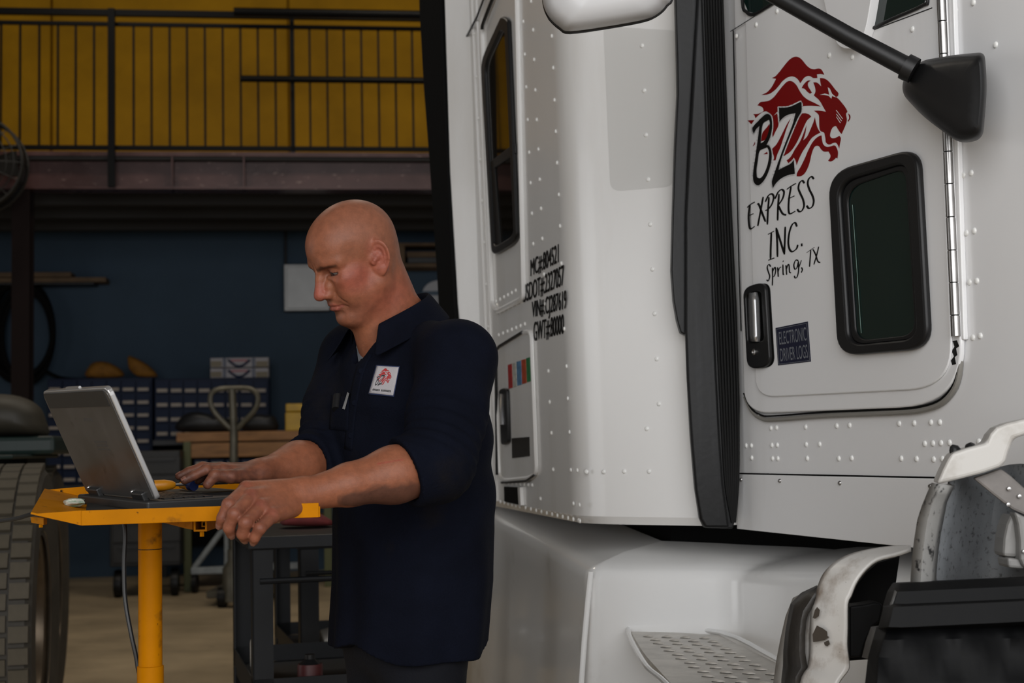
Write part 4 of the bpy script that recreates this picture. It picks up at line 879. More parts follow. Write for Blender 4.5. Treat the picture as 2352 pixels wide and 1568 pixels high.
M_lbl = mat('bin_label', (0.55, 0.48, 0.38), 0.6, col2=(0.32, 0.27, 0.25), var=0.4, var_scale=9)
M_wood = mat('bench_wood', (0.34, 0.165, 0.06), 0.6, var=0.4, var_scale=5, stretch=(1, 1, 8), bump=0.1)
M_wood_d = mat('shelf_wood_dark', (0.16, 0.10, 0.05), 0.7, var=0.4, var_scale=5)
P_cb = bgplane(13.7)
def cabinet(name, label, x0, y0, x1, y1, cols, rows, skip, zfloor_y):
    g0 = P_cb((x0 + x1) / 2, y1); c = thing(name, label, 'cabinet', (g0.x, g0.y, g0.z), 'parts cabinets on the rear bench')
    pbox('carcass', P_cb, x0, y0, x1, y1, 0.32, M_bincab, c, 0.004)
    cw = (x1 - x0 - 6) / cols; rh = (y1 - y0 - 8) / rows
    dm = lm = None
    for r in range(rows):
        for k in range(cols):
            if skip and skip(r, k): continue
            a = x0 + 3 + cw * k; b = y0 + 5 + rh * r
            p = P_cb(a + cw / 2, b + rh / 2); w = (P_cb(a + cw, b) - P_cb(a, b)).length * 0.9; h = (P_cb(a, b) - P_cb(a, b + rh)).length * 0.86
            if dm is None:
                q = MB().box((-w / 2, -0.03, -h / 2), (w / 2, 0.0, h / 2)); q.box((-w / 2, -0.05, -h / 2), (w / 2, -0.03, -h * 0.08)); dm = bpy.data.meshes.new('drawer'); dm.from_pydata([tuple(v) for v in q.v], [], q.f); dm.materials.append(M_binblue)
                q = MB().box((-w * 0.42, -0.053, -h * 0.40), (w * 0.42, -0.0502, -h * 0.12)); lm = bpy.data.meshes.new('label_strip'); lm.from_pydata([tuple(v) for v in q.v], [], q.f); lm.materials.append(M_lbl)
            R4 = Matrix.Translation(p) @ Matrix.Rotation(WA, 4, 'Z')
            d = bpy.data.objects.new('drawer', dm); C.objects.link(d); d.matrix_basis = R4; attach(d, c)
            l = bpy.data.objects.new('label_strip', lm); C.objects.link(l); l.matrix_basis = R4; attach(l, d)
    return c
cabinet('parts_cabinet', 'blue small-parts drawer cabinet on the rear bench, left one behind the laptop', 108, 868, 350, 1112, 7, 8, None, 0)
cabinet('parts_cabinet', 'blue small-parts drawer cabinet on the rear bench, right one under the two striped boxes', 355, 868, 618, 1008, 8, 4, None, 0)
benchd = thing('steel_bench', 'dark steel bench carrying the blue drawer cabinets', 'bench', tuple(P_cb(230, 1112)))
zt_ = P_cb(230, 1112).z
zr_ = P_cb(486, 1008).z
ua = (P_cb(60, 1112) - P_cb.p0).dot(Wd); ub = (P_cb(353, 1112) - P_cb.p0).dot(Wd); uc = (P_cb(640, 1112) - P_cb.p0).dot(Wd)
wbox(P_cb, ua, ub, zt_ - 0.05, zt_ - 0.002, -0.45, 0.05).build('bench_top', M_steel_dark, benchd)
wbox(P_cb, ub + 0.001, uc, zr_ - 0.05, zr_ - 0.002, -0.45, 0.05).build('bench_shelf', M_steel_dark, benchd)
for u in (ua + 0.05, ub - 0.05): wbox(P_cb, u - 0.03, u + 0.03, 0, zt_ - 0.05, -0.40, -0.34).build('leg', M_steel_dark, benchd)
for u in (ub + 0.05, uc - 0.05): wbox(P_cb, u - 0.03, u + 0.03, 0, zr_ - 0.05, -0.40, -0.34).build('leg', M_steel_dark, benchd)
wbox(P_cb, ub + 0.001, uc, 0.3, zr_ - 0.05, -0.34, -0.32).build('back_panel', M_black, benchd)
# two striped assortment boxes on the right cabinet
M_bx = mat('box_pale', (0.42, 0.40, 0.42), 0.5); M_bxd = mat('box_navy', (0.02, 0.03, 0.08), 0.4); M_bxp = mat('box_pink', (0.45, 0.18, 0.20), 0.5); M_bxt = mat('box_tan', (0.26, 0.22, 0.15), 0.6)
for nm, lb, y0, y1 in (('assortment_box', 'pale assortment box with pink lid, lower of two on the blue cabinet', 844, 867), ('assortment_box', 'pale assortment box with pink lid, upper of two on the blue cabinet', 820, 843)):
    g0 = P_cb(550, y1); b_ = thing(nm, lb, 'box', (g0.x, g0.y, g0.z), 'assortment boxes')
    pbox('case', P_cb, 483, y0 + 1, 617, y1, 0.25, M_bx, b_, 0.006, -0.03)
    pbox('label_patch', P_cb, 484, y0 + 9, 509, y1 - 1, 0.01, M_bxt, b_, 0, -0.026); pbox('label_patch', P_cb, 588, y0 + 9, 615, y1 - 1, 0.01, M_bxt, b_, 0, -0.026)
    pbox('latch', P_cb, 512, y0 + 2, 519, y1 - 1, 0.012, M_bxd, b_, 0, -0.02); pbox('latch', P_cb, 579, y0 + 2, 586, y1 - 1, 0.012, M_bxd, b_, 0, -0.02)
    arc = [P_cb(x, y0 + 6 + 15 * math.sin(math.pi * (x - 524) / 50.0), -0.015) for x in range(524, 575, 5)]
    MB().tube(arc, 0.012, 6).build('handle', M_bxd, b_); pbox('stripe', P_cb, 530, y0 + 5, 568, y0 + 10, 0.01, M_bxp, b_, 0, -0.022)
# orange cloth lumps (gloves) on the left cabinet
M_glove = mat('orange_cloth', (0.30, 0.13, 0.012), 0.8, var=0.4, var_scale=18)
def lump(name, label, cat, pl, prof, d, m, parent=None, group=None):
    f = catmull([Vector(p) for p in prof], 3, True); q = MB(); R_ = []
    cx = sum(p.x for p in f) / len(f); cy = sum(p.y for p in f) / len(f)
    for o, sc in ((-d, 0.75), (-d * 0.6, 0.98), (-d * 0.3, 1.0), (0.0, 0.72), (d * 0.05, 0.3)):
        R_.append([pl(cx + (p.x - cx) * sc, max(cy + (p.y - cy) * sc, -1e9), o) for p in f])
    q.grid(R_, True); n = len(f); q.f.append(tuple(range(n))); q.f.append(tuple(4 * n + k for k in range(n)))
    return tag(q.build(name, m, parent, True, 80), label, cat, group)
lump('work_glove', 'orange work glove lying flat on the left blue cabinet', 'glove', P_cb, [(200, 866), (202, 845), (215, 832), (240, 830), (262, 838), (281, 852), (278, 866)], 0.2, M_glove, None, 'gloves on the cabinet')
lump('work_glove', 'orange work glove propped upright on the left blue cabinet', 'glove', P_cb, [(330, 866), (312, 862), (296, 845), (294, 818), (312, 822), (340, 838), (360, 858), (358, 866)], 0.15, M_glove, None, 'gloves on the cabinet')
# wooden rack with planks, clutter and the yellow case
P_rk = bgplane(12.6)
rack = thing('wooden_rack', 'wooden rack of thick planks beside the blue drawer cabinets', 'rack', tuple(P_rk(570, 1300)))
for x0, y0, x1, y1 in ((405, 990, 760, 1012), (428, 1015, 760, 1048), (420, 1188, 760, 1204)): pbox('plank', P_rk, x0, y0, x1, y1, 0.5, M_wood, rack, 0.006)
M_green = mat('rack_green_paint', (0.07, 0.075, 0.016), 0.5)
for x0, x1 in ((421, 438), (742, 760)): floor_box('upright', P_rk, x0, 1014, x1, 0.06, M_green, rack, 0.004, 0.0, 0.03)
for x0, x1 in ((421, 438), (742, 760)): floor_box('rear_upright', P_rk, x0, 1014, x1, 0.06, M_green, rack, 0.004, 0.0, -0.44)
pbox('lower_shelf', P_rk, 440, 1078, 742, 1084, 0.45, M_steel_dark, rack, 0.003)
for k in range(8):
    bx0 = 446 + k * 36
    bn = thing('parts_bin', ('leftmost blue parts bin under the rack planks, beside the green upright', 'second blue parts bin from the left under the rack planks', 'third blue parts bin from the left under the rack planks', 'fourth blue parts bin from the left under the rack planks', 'fifth blue parts bin from the left under the rack planks', 'sixth blue parts bin from the left under the rack planks', 'seventh blue parts bin from the left under the rack planks', 'last blue parts bin under the rack planks, nearest the man')[k], 'bin', tuple(P_rk(bx0 + 16, 1077)), 'bins under the planks')
    pbox('bin_body', P_rk, bx0, 1054, bx0 + 33, 1077, 0.25, M_bincab, bn, 0.004, -0.02); pbox('label_strip', P_rk, bx0 + 4, 1061, bx0 + 28, 1069, 0.006, M_lbl, bn, 0, -0.013)
lump('dark_sack', 'dark greasy heap of parts on the wooden rack left of the pallet jack handle', 'parts', P_rk, [(410, 990), (412, 962), (440, 945), (480, 950), (505, 965), (525, 960), (530, 990)], 0.3, M_steel_dark)
lump('dark_toolbag', 'dark tool bag on the wooden rack right of the pallet jack handle', 'bag', P_rk, [(560, 989), (560, 962), (590, 950), (615, 953), (632, 957), (636, 989)], 0.3, M_steel_dark)
yc = thing('yellow_case', 'yellow plastic case standing on the wooden rack beside the man', 'case', tuple(P_rk(700, 989)))
M_ycase = mat('case_yellow', (0.50, 0.30, 0.006), 0.45, var=0.25, var_scale=9)
pbox('case_body', P_rk, 655, 946, 752, 989, 0.22, M_ycase, yc, 0.012); pbox('case_lid', P_rk, 656, 926, 752, 945, 0.22, M_ycase, yc, 0.012)
pbox('case_rib', P_rk, 712, 928, 718, 987, 0.01, M_ycase, yc, 0.003, 0.01)
# rolling tool chest in the dark
P_ch = bgplane(12.2)
ch = thing('tool_chest', 'black tool chest on casters in the shadow under the tray', 'tool chest', tuple(P_ch(335, 1360)))
M_chest = mat('chest_black', (0.016, 0.016, 0.016), 0.5, var=0.4, var_scale=6)
pbox('chest_body', P_ch, 252, 1035, 414, 1300, 0.34, M_chest, ch, 0.01)
for k, (y0, y1) in enumerate(((1050, 1090), (1094, 1134), (1138, 1190), (1194, 1245), (1250, 1292))):
    dr = pbox('drawer', P_ch, 258, y0, 414, y1, 0.03, M_chest, ch, 0.006, 0.02); pbox('pull', P_ch, 270, y0 + 4, 402, y0 + 9, 0.02, M_steel_dark, dr, 0.002, 0.04)
for px in (272, 402):
    for oo in (-0.06, -0.28):
        p = P_ch(px, 1330, oo); zc = 0.11
        MB().lathe([(0.04, -0.03), (0.105, -0.03), (0.11, 0), (0.105, 0.03), (0.04, 0.03)], 20, Matrix.Translation((p.x, p.y, zc)) @ Matrix.Rotation(WA, 4, 'Z') @ Matrix.Rotation(math.pi / 2, 4, 'Y')).build('caster', M_rubber, ch, True)
# pallet jack with its loop handle
P_pj = bgplane(11.2)
pj = thing('pallet_jack', 'grey steel pallet jack with a heart-shaped loop handle', 'pallet jack', (P_pj(538, 1300).x, P_pj(538, 1300).y, 0))
M_pj = mat('worn_grey_steel', (0.13, 0.12, 0.09), 0.42, 0.4, var=0.4, var_scale=12)
lp_ = catmull([P_pj(*p) for p in [(530, 985), (512, 968), (492, 945), (483, 922), (487, 902), (505, 893), (540, 891), (572, 892), (590, 904), (592, 925), (582, 946), (560, 968), (545, 985)]], 4)
MB().tube(lp_, 0.021, 8).build('loop_handle', M_pj, pj, True)
MB().tube([P_pj(533, 893), P_pj(537, 985)], 0.030, 10).build('lever_post', M_pj, pj, True)
ft = P_pj(537, 1300); MB().tube([P_pj(537, 980), Vector((ft.x, ft.y, 0.28))], 0.034, 10).build('tiller', M_pj, pj, True)
MB().lathe([(0.09, 0.05), (0.09, 0.30), (0.05, 0.36), (0.05, 0.45)], 16, Matrix.Translation((ft.x, ft.y, 0))).build('pump', M_pj, pj, True)
for s in (-0.09, 0.09):
    MB().lathe([(0.03, -0.03), (0.08, -0.03), (0.08, 0.03), (0.03, 0.03)], 16, Matrix.Translation((ft.x + s, ft.y, 0.08)) @ Matrix.Rotation(math.pi / 2, 4, 'Y')).build('wheel', M_rubber, pj, True)
for s in (0.0, 0.34):
    a_ = Vector((ft.x - 0.17 + s - 0.07, ft.y + 0.1, 0.06)); bevel(MB().box(a_, a_ + Vector((0.15, 1.1, 0.06))).build('fork', M_pj, pj), 0.01)
# white tubular frame on the floor
P_wf = bgplane(12.4)
wf = thing('white_frame', 'white painted steel frame with a slanting brace standing on the floor', 'frame', tuple(P_wf(485, 1320)))
M_wf = mat('frame_white', (0.30, 0.33, 0.34), 0.5, var=0.3, var_scale=20)
pbox('base_bar', P_wf, 438, 1302, 528, 1318, 0.06, M_wf, wf, 0.008); MB().tube([P_wf(446, 1304, -0.03), P_wf(520, 1205, -0.03)], 0.026, 10).build('brace', M_wf, wf, True)
pbox('base_bar', P_wf, 575, 1292, 690, 1308, 0.06, M_wf, wf, 0.008, -0.5); MB().tube([P_wf(446, 1308, -0.03), P_wf(580, 1300, -0.5)], 0.02, 8).build('side_bar', M_wf, wf, True); MB().tube([P_wf(520, 1207, -0.03), P_wf(520, 1305, -0.03)], 0.02, 8).build('upright', M_wf, wf, True)
for px in (448, 520): 
    p = P_wf(px, 1318, -0.03); MB().lathe([(0.02, -0.02), (p.z / 2, -0.02), (p.z / 2, 0.02), (0.02, 0.02)], 14, Matrix.Translation((p.x, p.y, p.z / 2)) @ Matrix.Rotation(math.pi / 2, 4, 'Y')).build('caster', M_rubber, wf, True)
# wall fittings
el = thing('electrical_panel', 'grey electrical panel box with conduit on the blue wall', 'electrical box', tuple(P_back(700, 713)))
M_el = mat('panel_grey_metal', (0.21, 0.21, 0.205), 0.35, 0.5, var=0.2, var_scale=3)
pbox('box', P_back, 652, 606, 757, 714, 0.13, M_el, el, 0.008, 0.14); pbox('cover', P_back, 658, 612, 751, 708, 0.01, M_el, el, 0.004, 0.15)
cu_ = (P_back(656, 550) - P_back.p0).dot(Wd); MB().tube([wp(P_back, cu_, P_back(656, 608).z, 0.06), wp(P_back, cu_, ZDECK - 0.1, 0.06)], 0.016, 8).build('conduit', M_steel_dark, el, True)
ol = thing('wall_outlet', 'small metal outlet box with a plugged-in cord on the blue wall', 'outlet', tuple(P_back(770, 812)))
pbox('outlet_box', P_back, 757, 769, 787, 790, 0.07, M_el, ol, 0.004, 0.075); pbox('lower_box', P_back, 757, 790, 776, 810, 0.06, M_wood_d, ol, 0.004, 0.065)
MB().tube([P_back(778, 796, 0.10), P_back(786, 796, 0.10)], 0.035, 8).build('plug', M_silver, ol, True); MB().tube(catmull([P_back(784, 797, 0.10), P_back(794, 808, 0.08), P_back(802, 840, 0.05), P_back(806, 900, 0.05)], 4), 0.012, 6).build('cord', M_lapblack, ol, True)
sh = thing('wall_shelf', 'wooden wall shelf with dark clutter behind the man near the truck', 'shelf', tuple(P_back(970, 612)))
pbox('board', P_back, 905, 604, 1060, 613, 0.33, M_wood_d, sh, 0.004, 0.35); pbox('board', P_back, 905, 557, 1060, 564, 0.33, M_wood_d, sh, 0.004, 0.35); pbox('side_board', P_back, 905, 564, 930, 604, 0.3, M_wood_d, sh, 0.004, 0.34)
bxs = thing('cardboard_box', 'dark flat box on the wall shelf behind the man', 'box', tuple(P_back(980, 604))); pbox('carton', P_back, 936, 590, 1040, 604, 0.25, M_chest, bxs, 0.006, 0.30); pbox('carton_lid', P_back, 934, 577, 1042, 590, 0.26, M_wood_d, bxs, 0.006, 0.305)
sg = thing('wall_sign', 'round-topped white sign with a dark blue band on the blue wall', 'sign', tuple(P_back(1005, 730)))
f_ = [P_back(p.x, p.y, 0.03) for p in roundpoly([(968, 646), (1052, 640), (1054, 730), (968, 735)], [42, 42, 8, 8], 8)]
bevel(MB().prism(f_, -P_back.n * 0.025).build('board', mat('sign_white', (0.36, 0.37, 0.40), 0.4), sg), 0.004); pbox('band', P_back, 969, 668, 1052, 678, 0.004, mat('sign_blue', (0.03, 0.07, 0.12), 0.5), sg, 0, 0.033)
hc = thing('hose_coil', 'coil of black air hose hanging at the far left on the blue wall', 'hose', tuple(P_back(52, 880, 0.15)))
for k, (rx, ry, dx, dy) in enumerate(((70, 118, 0, 0), (64, 110, 6, 6), (76, 112, -6, 3), (58, 104, 10, 12), (80, 108, -10, -3))):
    MB().tube([P_back(52 + dx + rx * math.cos(t), 762 + dy + ry * math.sin(t), 0.12 + 0.03 * k) for t in [j * math.pi / 18 for j in range(36)]], 0.028, 8, True).build('hose_loop', M_black, hc, True)
MB().tube([P_back(50, 648, 0.004), P_back(50, 648, 0.30)], 0.02, 8).build('hook', M_steel_dark, hc)
MB().tube(catmull([P_back(100, 850, 0.2), P_back(140, 868, 0.25), P_back(190, 872, 0.4), P_back(215, 868, 0.6)], 4), 0.02, 6).build('hose_end', M_black, hc, True)
for lb, x1, y0, y1 in (('long plank on wall brackets at far left, upper shorter one', 163, 625, 636), ('long plank on wall brackets at far left, lower longer one', 243, 637, 648)):
    tag(pbox('wall_plank', P_back, -120, y0, x1, y1, 0.25, M_wood_d, None, 0.004, 0.27), lb, 'plank', 'planks on the wall')
br_ = pbox('plank_bracket', P_back, -60, 649, 215, 653, 0.27, M_steel_dark, None, 0.003, 0.28); tag(br_, 'dark steel bracket rail under the wall planks', 'bracket')
# drum fan on the column
P_fan = bgplane(11.0)
fan = thing('wall_fan', 'large caged drum fan mounted on the steel column, cut by the left edge', 'fan', tuple(P_fan(-60, 470)))
M_fan = mat('fan_dark', (0.012, 0.011, 0.009), 0.5)
fc = P_fan(-62, 372); rad = 108 / FPX * 11.0
def fpt(r, a, o): return fc + Wd * (r * math.cos(a)) + Vector((0, 0, r * math.sin(a))) + Wn * o
for o in (0.0, -0.22): MB().tube([fpt(rad, k * math.pi / 20, o) for k in range(40)], 0.012, 6, True).build('cage_ring', M_fan, fan, True)
for rr_ in (0.3, 0.5, 0.7, 0.85): MB().tube([fpt(rad * rr_, k * math.pi / 16, 0.05 * (1 - rr_) + 0.02) for k in range(32)], 0.005, 5, True).build('cage_ring', M_fan, fan, True)
for k in range(16):
    a = k * math.pi / 8; MB().tube([fpt(0.03, a, 0.06), fpt(rad * 0.6, a, 0.04), fpt(rad, a, 0.0), fpt(rad, a, -0.22)], 0.004, 5).build('cage_wire', M_fan, fan)
q = MB(); q.grid([[fpt(rad * 0.99, k * math.pi / 20, o) for k in range(40)] for o in (-0.21, -0.02)], True); solid(q.build('drum', M_fan, fan, True), 0.004)
MB().tube([fpt(0.0, 0, -0.22), fpt(0.0, 0, 0.02)], 0.07, 14).build('motor', M_fan, fan, True)
for k in range(5):
    a = k * math.pi * 0.4; w = 0.11
    q = MB(); q.add([fpt(0.06, a - 0.5, -0.13), fpt(0.06, a + 0.5, -0.08), fpt(rad * 0.9, a + 0.32, -0.05), fpt(rad * 0.9, a - 0.28, -0.15)], [(0, 1, 2, 3)]); solid(q.build('blade', M_fan, fan), 0.004)
MB().tube([fpt(0, 0, -0.2), P_beam(40, 372, -0.1)], 0.03, 8).build('arm', M_fan, fan)
# machine with big tyres at the left edge
mc = thing('loader', 'green machine with large worn tyres behind the stand at the left edge', 'machine', (-1.75, 5.6, 0))
M_tyre = mat('worn_tyre', (0.062, 0.054, 0.042), 0.75, var=0.45, var_scale=7, bump=0.2)
M_tread = mat('dusty_tread', (0.085, 0.070, 0.046), 0.75, var=0.35, var_scale=10)
M_rust = mat('rim_rust', (0.20, 0.15, 0.10), 0.35, 0.6, var=0.5, var_scale=6)
def big_tyre(px, Y, R, w, rz):
    c = atY(px, 1055, Y); M = Matrix.Translation((c.x, c.y, R)) @ Matrix.Rotation(rz, 4, 'Z') @ Matrix.Rotation(math.pi / 2, 4, 'Y')
    t = MB().lathe([(R * 0.55, -w * 0.42), (R * 0.75, -w / 2), (R * 0.93, -w * 0.49), (R * 0.975, -w * 0.42), (R * 0.975, w * 0.42), (R * 0.93, w * 0.49), (R * 0.75, w / 2), (R * 0.55, w * 0.42)], 56, M, False).build('tyre', M_tyre, mc, True, 30)
    lug = MB()
    me = None
    for k in range(52):
        for j in range(4):
            a = 2 * math.pi * (k + 0.5 * (j % 2)) / 52; zc = (-0.36 + 0.24 * j) * w
            if me is None:
                q = MB().box((R * 0.965, -R * 0.045, -w * 0.105), (R, R * 0.045, w * 0.105)); me = bpy.data.meshes.new('tread_lug'); me.from_pydata([tuple(v) for v in q.v], [], q.f); me.materials.append(M_tread)
            Mx = M @ Matrix.Rotation(a, 4, 'Z') @ Matrix.Translation((0, 0, zc))
            fwd = (Mx @ Vector((R, 0, 0)))
            dirv = (CAM - fwd); nn = (Mx.to_3x3() @ Vector((1, 0, 0)))
            if dirv.dot(nn) < -0.3 or fwd.z < 0.35: continue
            ob = bpy.data.objects.new('tread_lug', me); C.objects.link(ob); ob.matrix_basis = Mx; attach(ob, t)
    rim = MB().lathe([(R * 0.57, -w * 0.43), (R * 0.57, -w * 0.36), (R * 0.50, -w * 0.30), (R * 0.48, w * 0.20), (R * 0.50, w * 0.36), (R * 0.57, w * 0.40), (R * 0.58, w * 0.44)], 40, M, False).build('rim', M_rust, mc, True, 30)
    MB().lathe([(0.001, w * 0.02), (R * 0.16, w * 0.04), (R * 0.18, w * 0.02), (R * 0.30, -w * 0.02), (R * 0.48, -w * 0.05)], 30, M, False).build('wheel_disc', M_rust, mc, True, 30)
    for k in range(8):
        a = k * math.pi / 4; MB().lathe([(0.012, 0), (0.012, 0.03), (0.001, 0.032)], 6, M @ Matrix.Translation((R * 0.25 * math.cos(a), R * 0.25 * math.sin(a), w * 0.0)), False).build('lug_nut', M_hinge, mc)
big_tyre(14, 5.3, 0.595, 0.30, math.radians(13)); big_tyre(62, 6.9, 0.585, 0.30, math.radians(12))
M_mcg = mat('machine_green', (0.006, 0.020, 0.016), 0.5, var=0.3, var_scale=4); M_cap = mat('fender_tan', (0.040, 0.034, 0.022), 0.6, var=0.3, var_scale=3)
P_mc = wallplane(50, 950, 6.3)
lump('engine_cover', None, None, P_mc, [(-160, 1002), (-160, 930), (-80, 908), (10, 905), (60, 915), (92, 935), (106, 965), (110, 1002), (40, 1003), (-60, 1003)], 0.7, M_cap, mc)
pbox('body', P_mc, -160, 1003, 126, 1046, 0.8, M_mcg, mc, 0.02); pbox('mudguard', P_mc, -160, 1046, 30, 1056, 1.0, M_mcg, mc, 0.01, 0.4)
floor_box('rear_body', P_mc, -200, 1046, 60, 0.5, M_black, mc, 0.01, 0.3, -0.75)

# ------------------------------------------------------------------ dark carts behind the man
M_cart = mat('cart_dark_paint', (0.0065, 0.0078, 0.010), 0.45, spec=0.3, var=0.4, var_scale=8)
def angle_cart(name, label, B, A, width, ztop, zshelf, lw_, thick=0.035):
    B = Vector(B); A = Vector(A); s = (A - B); s.z = 0; sl = s.length; s.normalize(); f = Vector((s.y, -s.x, 0))
    if f.x < 0: f = -f
    c = thing(name, label, 'cart', (B.x, B.y, 0)); M = Matrix(((f.x, s.x, 0, B.x), (f.y, s.y, 0, B.y), (0, 0, 1, 0), (0, 0, 0, 1)))
    bevel(MB().box((-0.01, -0.01, ztop - thick), (width + 0.01, sl + 0.01, ztop), M).build('top_tray', M_cart, c), 0.004)
    for i, (x, y) in enumerate(((0, 0), (width, 0), (0, sl), (width, sl))):
        sx = 1 if x == 0 else -1; sy = 1 if y == 0 else -1
        q = MB().box((min(x, x + sx * lw_), min(y, y + sy * 0.004), 0.12), (max(x, x + sx * lw_), max(y, y + sy * 0.004), ztop - thick), M); q.box((min(x, x + sx * 0.004), min(y, y + sy * lw_), 0.12), (max(x, x + sx * 0.004), max(y, y + sy * lw_), ztop - thick), M)
        q.build('leg', M_cart, c)
        MB().lathe([(0.02, -0.015), (0.06, -0.015), (0.06, 0.015), (0.02, 0.015)], 16, M @ Matrix.Translation((x + sx * 0.03, y + sy * 0.03, 0.06)) @ Matrix.Rotation(math.pi / 2, 4, 'Y')).build('caster', M_rubber, c, True)
    sh_ = bevel(MB().box((0.004, 0.004, zshelf - 0.03), (width - 0.004, sl - 0.004, zshelf), M).build('shelf', M_cart, c), 0.004)
    for (lo, hi) in (((0, 0, zshelf), (width, 0.004, zshelf + 0.05)), ((0, sl - 0.004, zshelf), (width, sl, zshelf + 0.05)), ((0, 0, zshelf), (0.004, sl, zshelf + 0.05))): MB().box(lo, hi, M).build('shelf_rim', M_cart, c)
    MB().tube([M @ Vector((0.02, 0.0, ztop - 0.12)), M @ Vector((width - 0.02, 0.0, ztop - 0.12))], 0.008, 8).build('front_bar', M_cart, c)
    return c, M, sl
Bp = atY(580, 1400, 3.85); Ap = atY(535, 1400, 4.5)
zt1 = atY(600, 1232, 3.85).z
cart, MC, csl = angle_cart('steel_cart', 'dark blue-grey angle-steel cart between the stand and the man', Bp, Ap, 0.46, zt1, atY(580, 1580, 3.9).z - 0.02, 0.055)
Bp2 = atY(690, 1400, 5.0); Ap2 = atY(630, 1400, 5.8)
cart2, MC2, csl2 = angle_cart('steel_cart', 'black steel cart further back, seen between the legs of the nearer cart', Bp2, Ap2, 0.42, atY(690, 1238, 5.0).z, atY(700, 1430, 5.2).z - 0.12, 0.065)
# things on the carts
ztray = zt1
def small_can(name, label, cat, M, x, y, z, r, h, m, tilt=None, group=None):
    MM = M @ Matrix.Translation((x, y, z)) @ (tilt if tilt is not None else Matrix.Identity(4))
    c = thing(name, label, cat, tuple(M @ Vector((x, y, z))), group)
    MB().lathe([(r * 0.9, 0), (r, 0.004), (r, h * 0.7), (r * 0.95, h * 0.75)], 18, MM).build('can_body', m, c, True); MB().lathe([(r * 0.85, h * 0.75), (r * 0.4, h * 0.88), (r * 0.4, h), (0.001, h)], 18, MM).build('can_cap', M_plastic, c, True)
zsh1 = atY(580, 1580, 3.9).z - 0.02
small_can('spray_can', 'silver can standing on the lower shelf of the nearer dark cart', 'can', MC, 0.05, 0.28, zsh1, 0.033, 0.16, M_alum)
small_can('spray_can', 'red topped can on the lower shelf of the nearer dark cart', 'can', MC, 0.16, 0.06, zsh1, 0.035, 0.10, mat('can_red', (0.06, 0.006, 0.006), 0.5))
zsh2 = atY(700, 1430, 5.2).z - 0.12
L90 = Matrix.Translation((0, 0, 0.05)) @ Matrix.Rotation(math.radians(78), 4, 'Y')
small_can('metal_canister', 'bright metal canister lying on the shelf of the black cart further back', 'canister', MC2, 0.10, 0.18, zsh2, 0.045, 0.15, M_alum, L90)
small_can('metal_canister', 'dull metal canister lying on the black cart shelf nearer the man', 'canister', MC2, 0.32, 0.14, zsh2, 0.05, 0.16, M_hinge, L90)
rg = lump('red_rag', 'dull red shop rag on top of the nearer dark cart', 'rag', Plane(MC @ Vector((0.25, 0.3, zt1)), Wn), [(650, 1206), (655, 1186), (680, 1180), (720, 1178), (745, 1184), (765, 1206)], 0.12, mat('rag_red', (0.16, 0.02, 0.018), 0.8, var=0.4, var_scale=30))
# ------------------------------------------------------------------ the mechanic (implicit surfaces, meshed with sparse surface nets)
def V3(p): return np.array([p[0], p[1], p[2]], dtype=np.float64)
def cone(P, a, b, ra, rb):
    d0, d1, d2 = float(b[0] - a[0]), float(b[1] - a[1]), float(b[2] - a[2]); i = 1.0 / (d0 * d0 + d1 * d1 + d2 * d2)
    x = P[:, 0] - float(a[0]); y = P[:, 1] - float(a[1]); z = P[:, 2] - float(a[2])
    t = x * (d0 * i); t += y * (d1 * i); t += z * (d2 * i); np.minimum(t, 1, out=t); np.maximum(t, 0, out=t)
    x -= t * d0; y -= t * d1; z -= t * d2; x *= x; y *= y; z *= z; x += y; x += z; np.sqrt(x, out=x); t *= (rb - ra); t += ra; x -= t
    return x
def ell(P, c, r):
    x = (P[:, 0] - float(c[0])) / float(r[0]); y = (P[:, 1] - float(c[1])) / float(r[1]); z = (P[:, 2] - float(c[2])) / float(r[2])
    k0 = np.sqrt(x * x + y * y + z * z); x /= float(r[0]); y /= float(r[1]); z /= float(r[2]); k1 = np.sqrt(x * x + y * y + z * z); np.maximum(k1, 1e-6, out=k1)
    return k0 * (k0 - 1.0) / k1
def nrm(P, c): 
    x = P[:, 0] - float(c[0]); y = P[:, 1] - float(c[1]); z = P[:, 2] - float(c[2]); return np.sqrt(x * x + y * y + z * z)
def cols(A): return np.asfortranarray(A, dtype=np.float32)
def smin(a, b, k):
    e = a - b; h = np.maximum(k - np.abs(e), 0); return np.minimum(a, b) - h * h * (0.25 / k)
def smax(a, b, k): return -smin(-a, -b, k)
def chain(P, pts, rad, k=0.004):
    d = None
    for i in range(len(pts) - 1):
        c = cone(P, pts[i], pts[i + 1], rad[i], rad[i + 1]); d = c if d is None else smin(d, c, k)
    return d
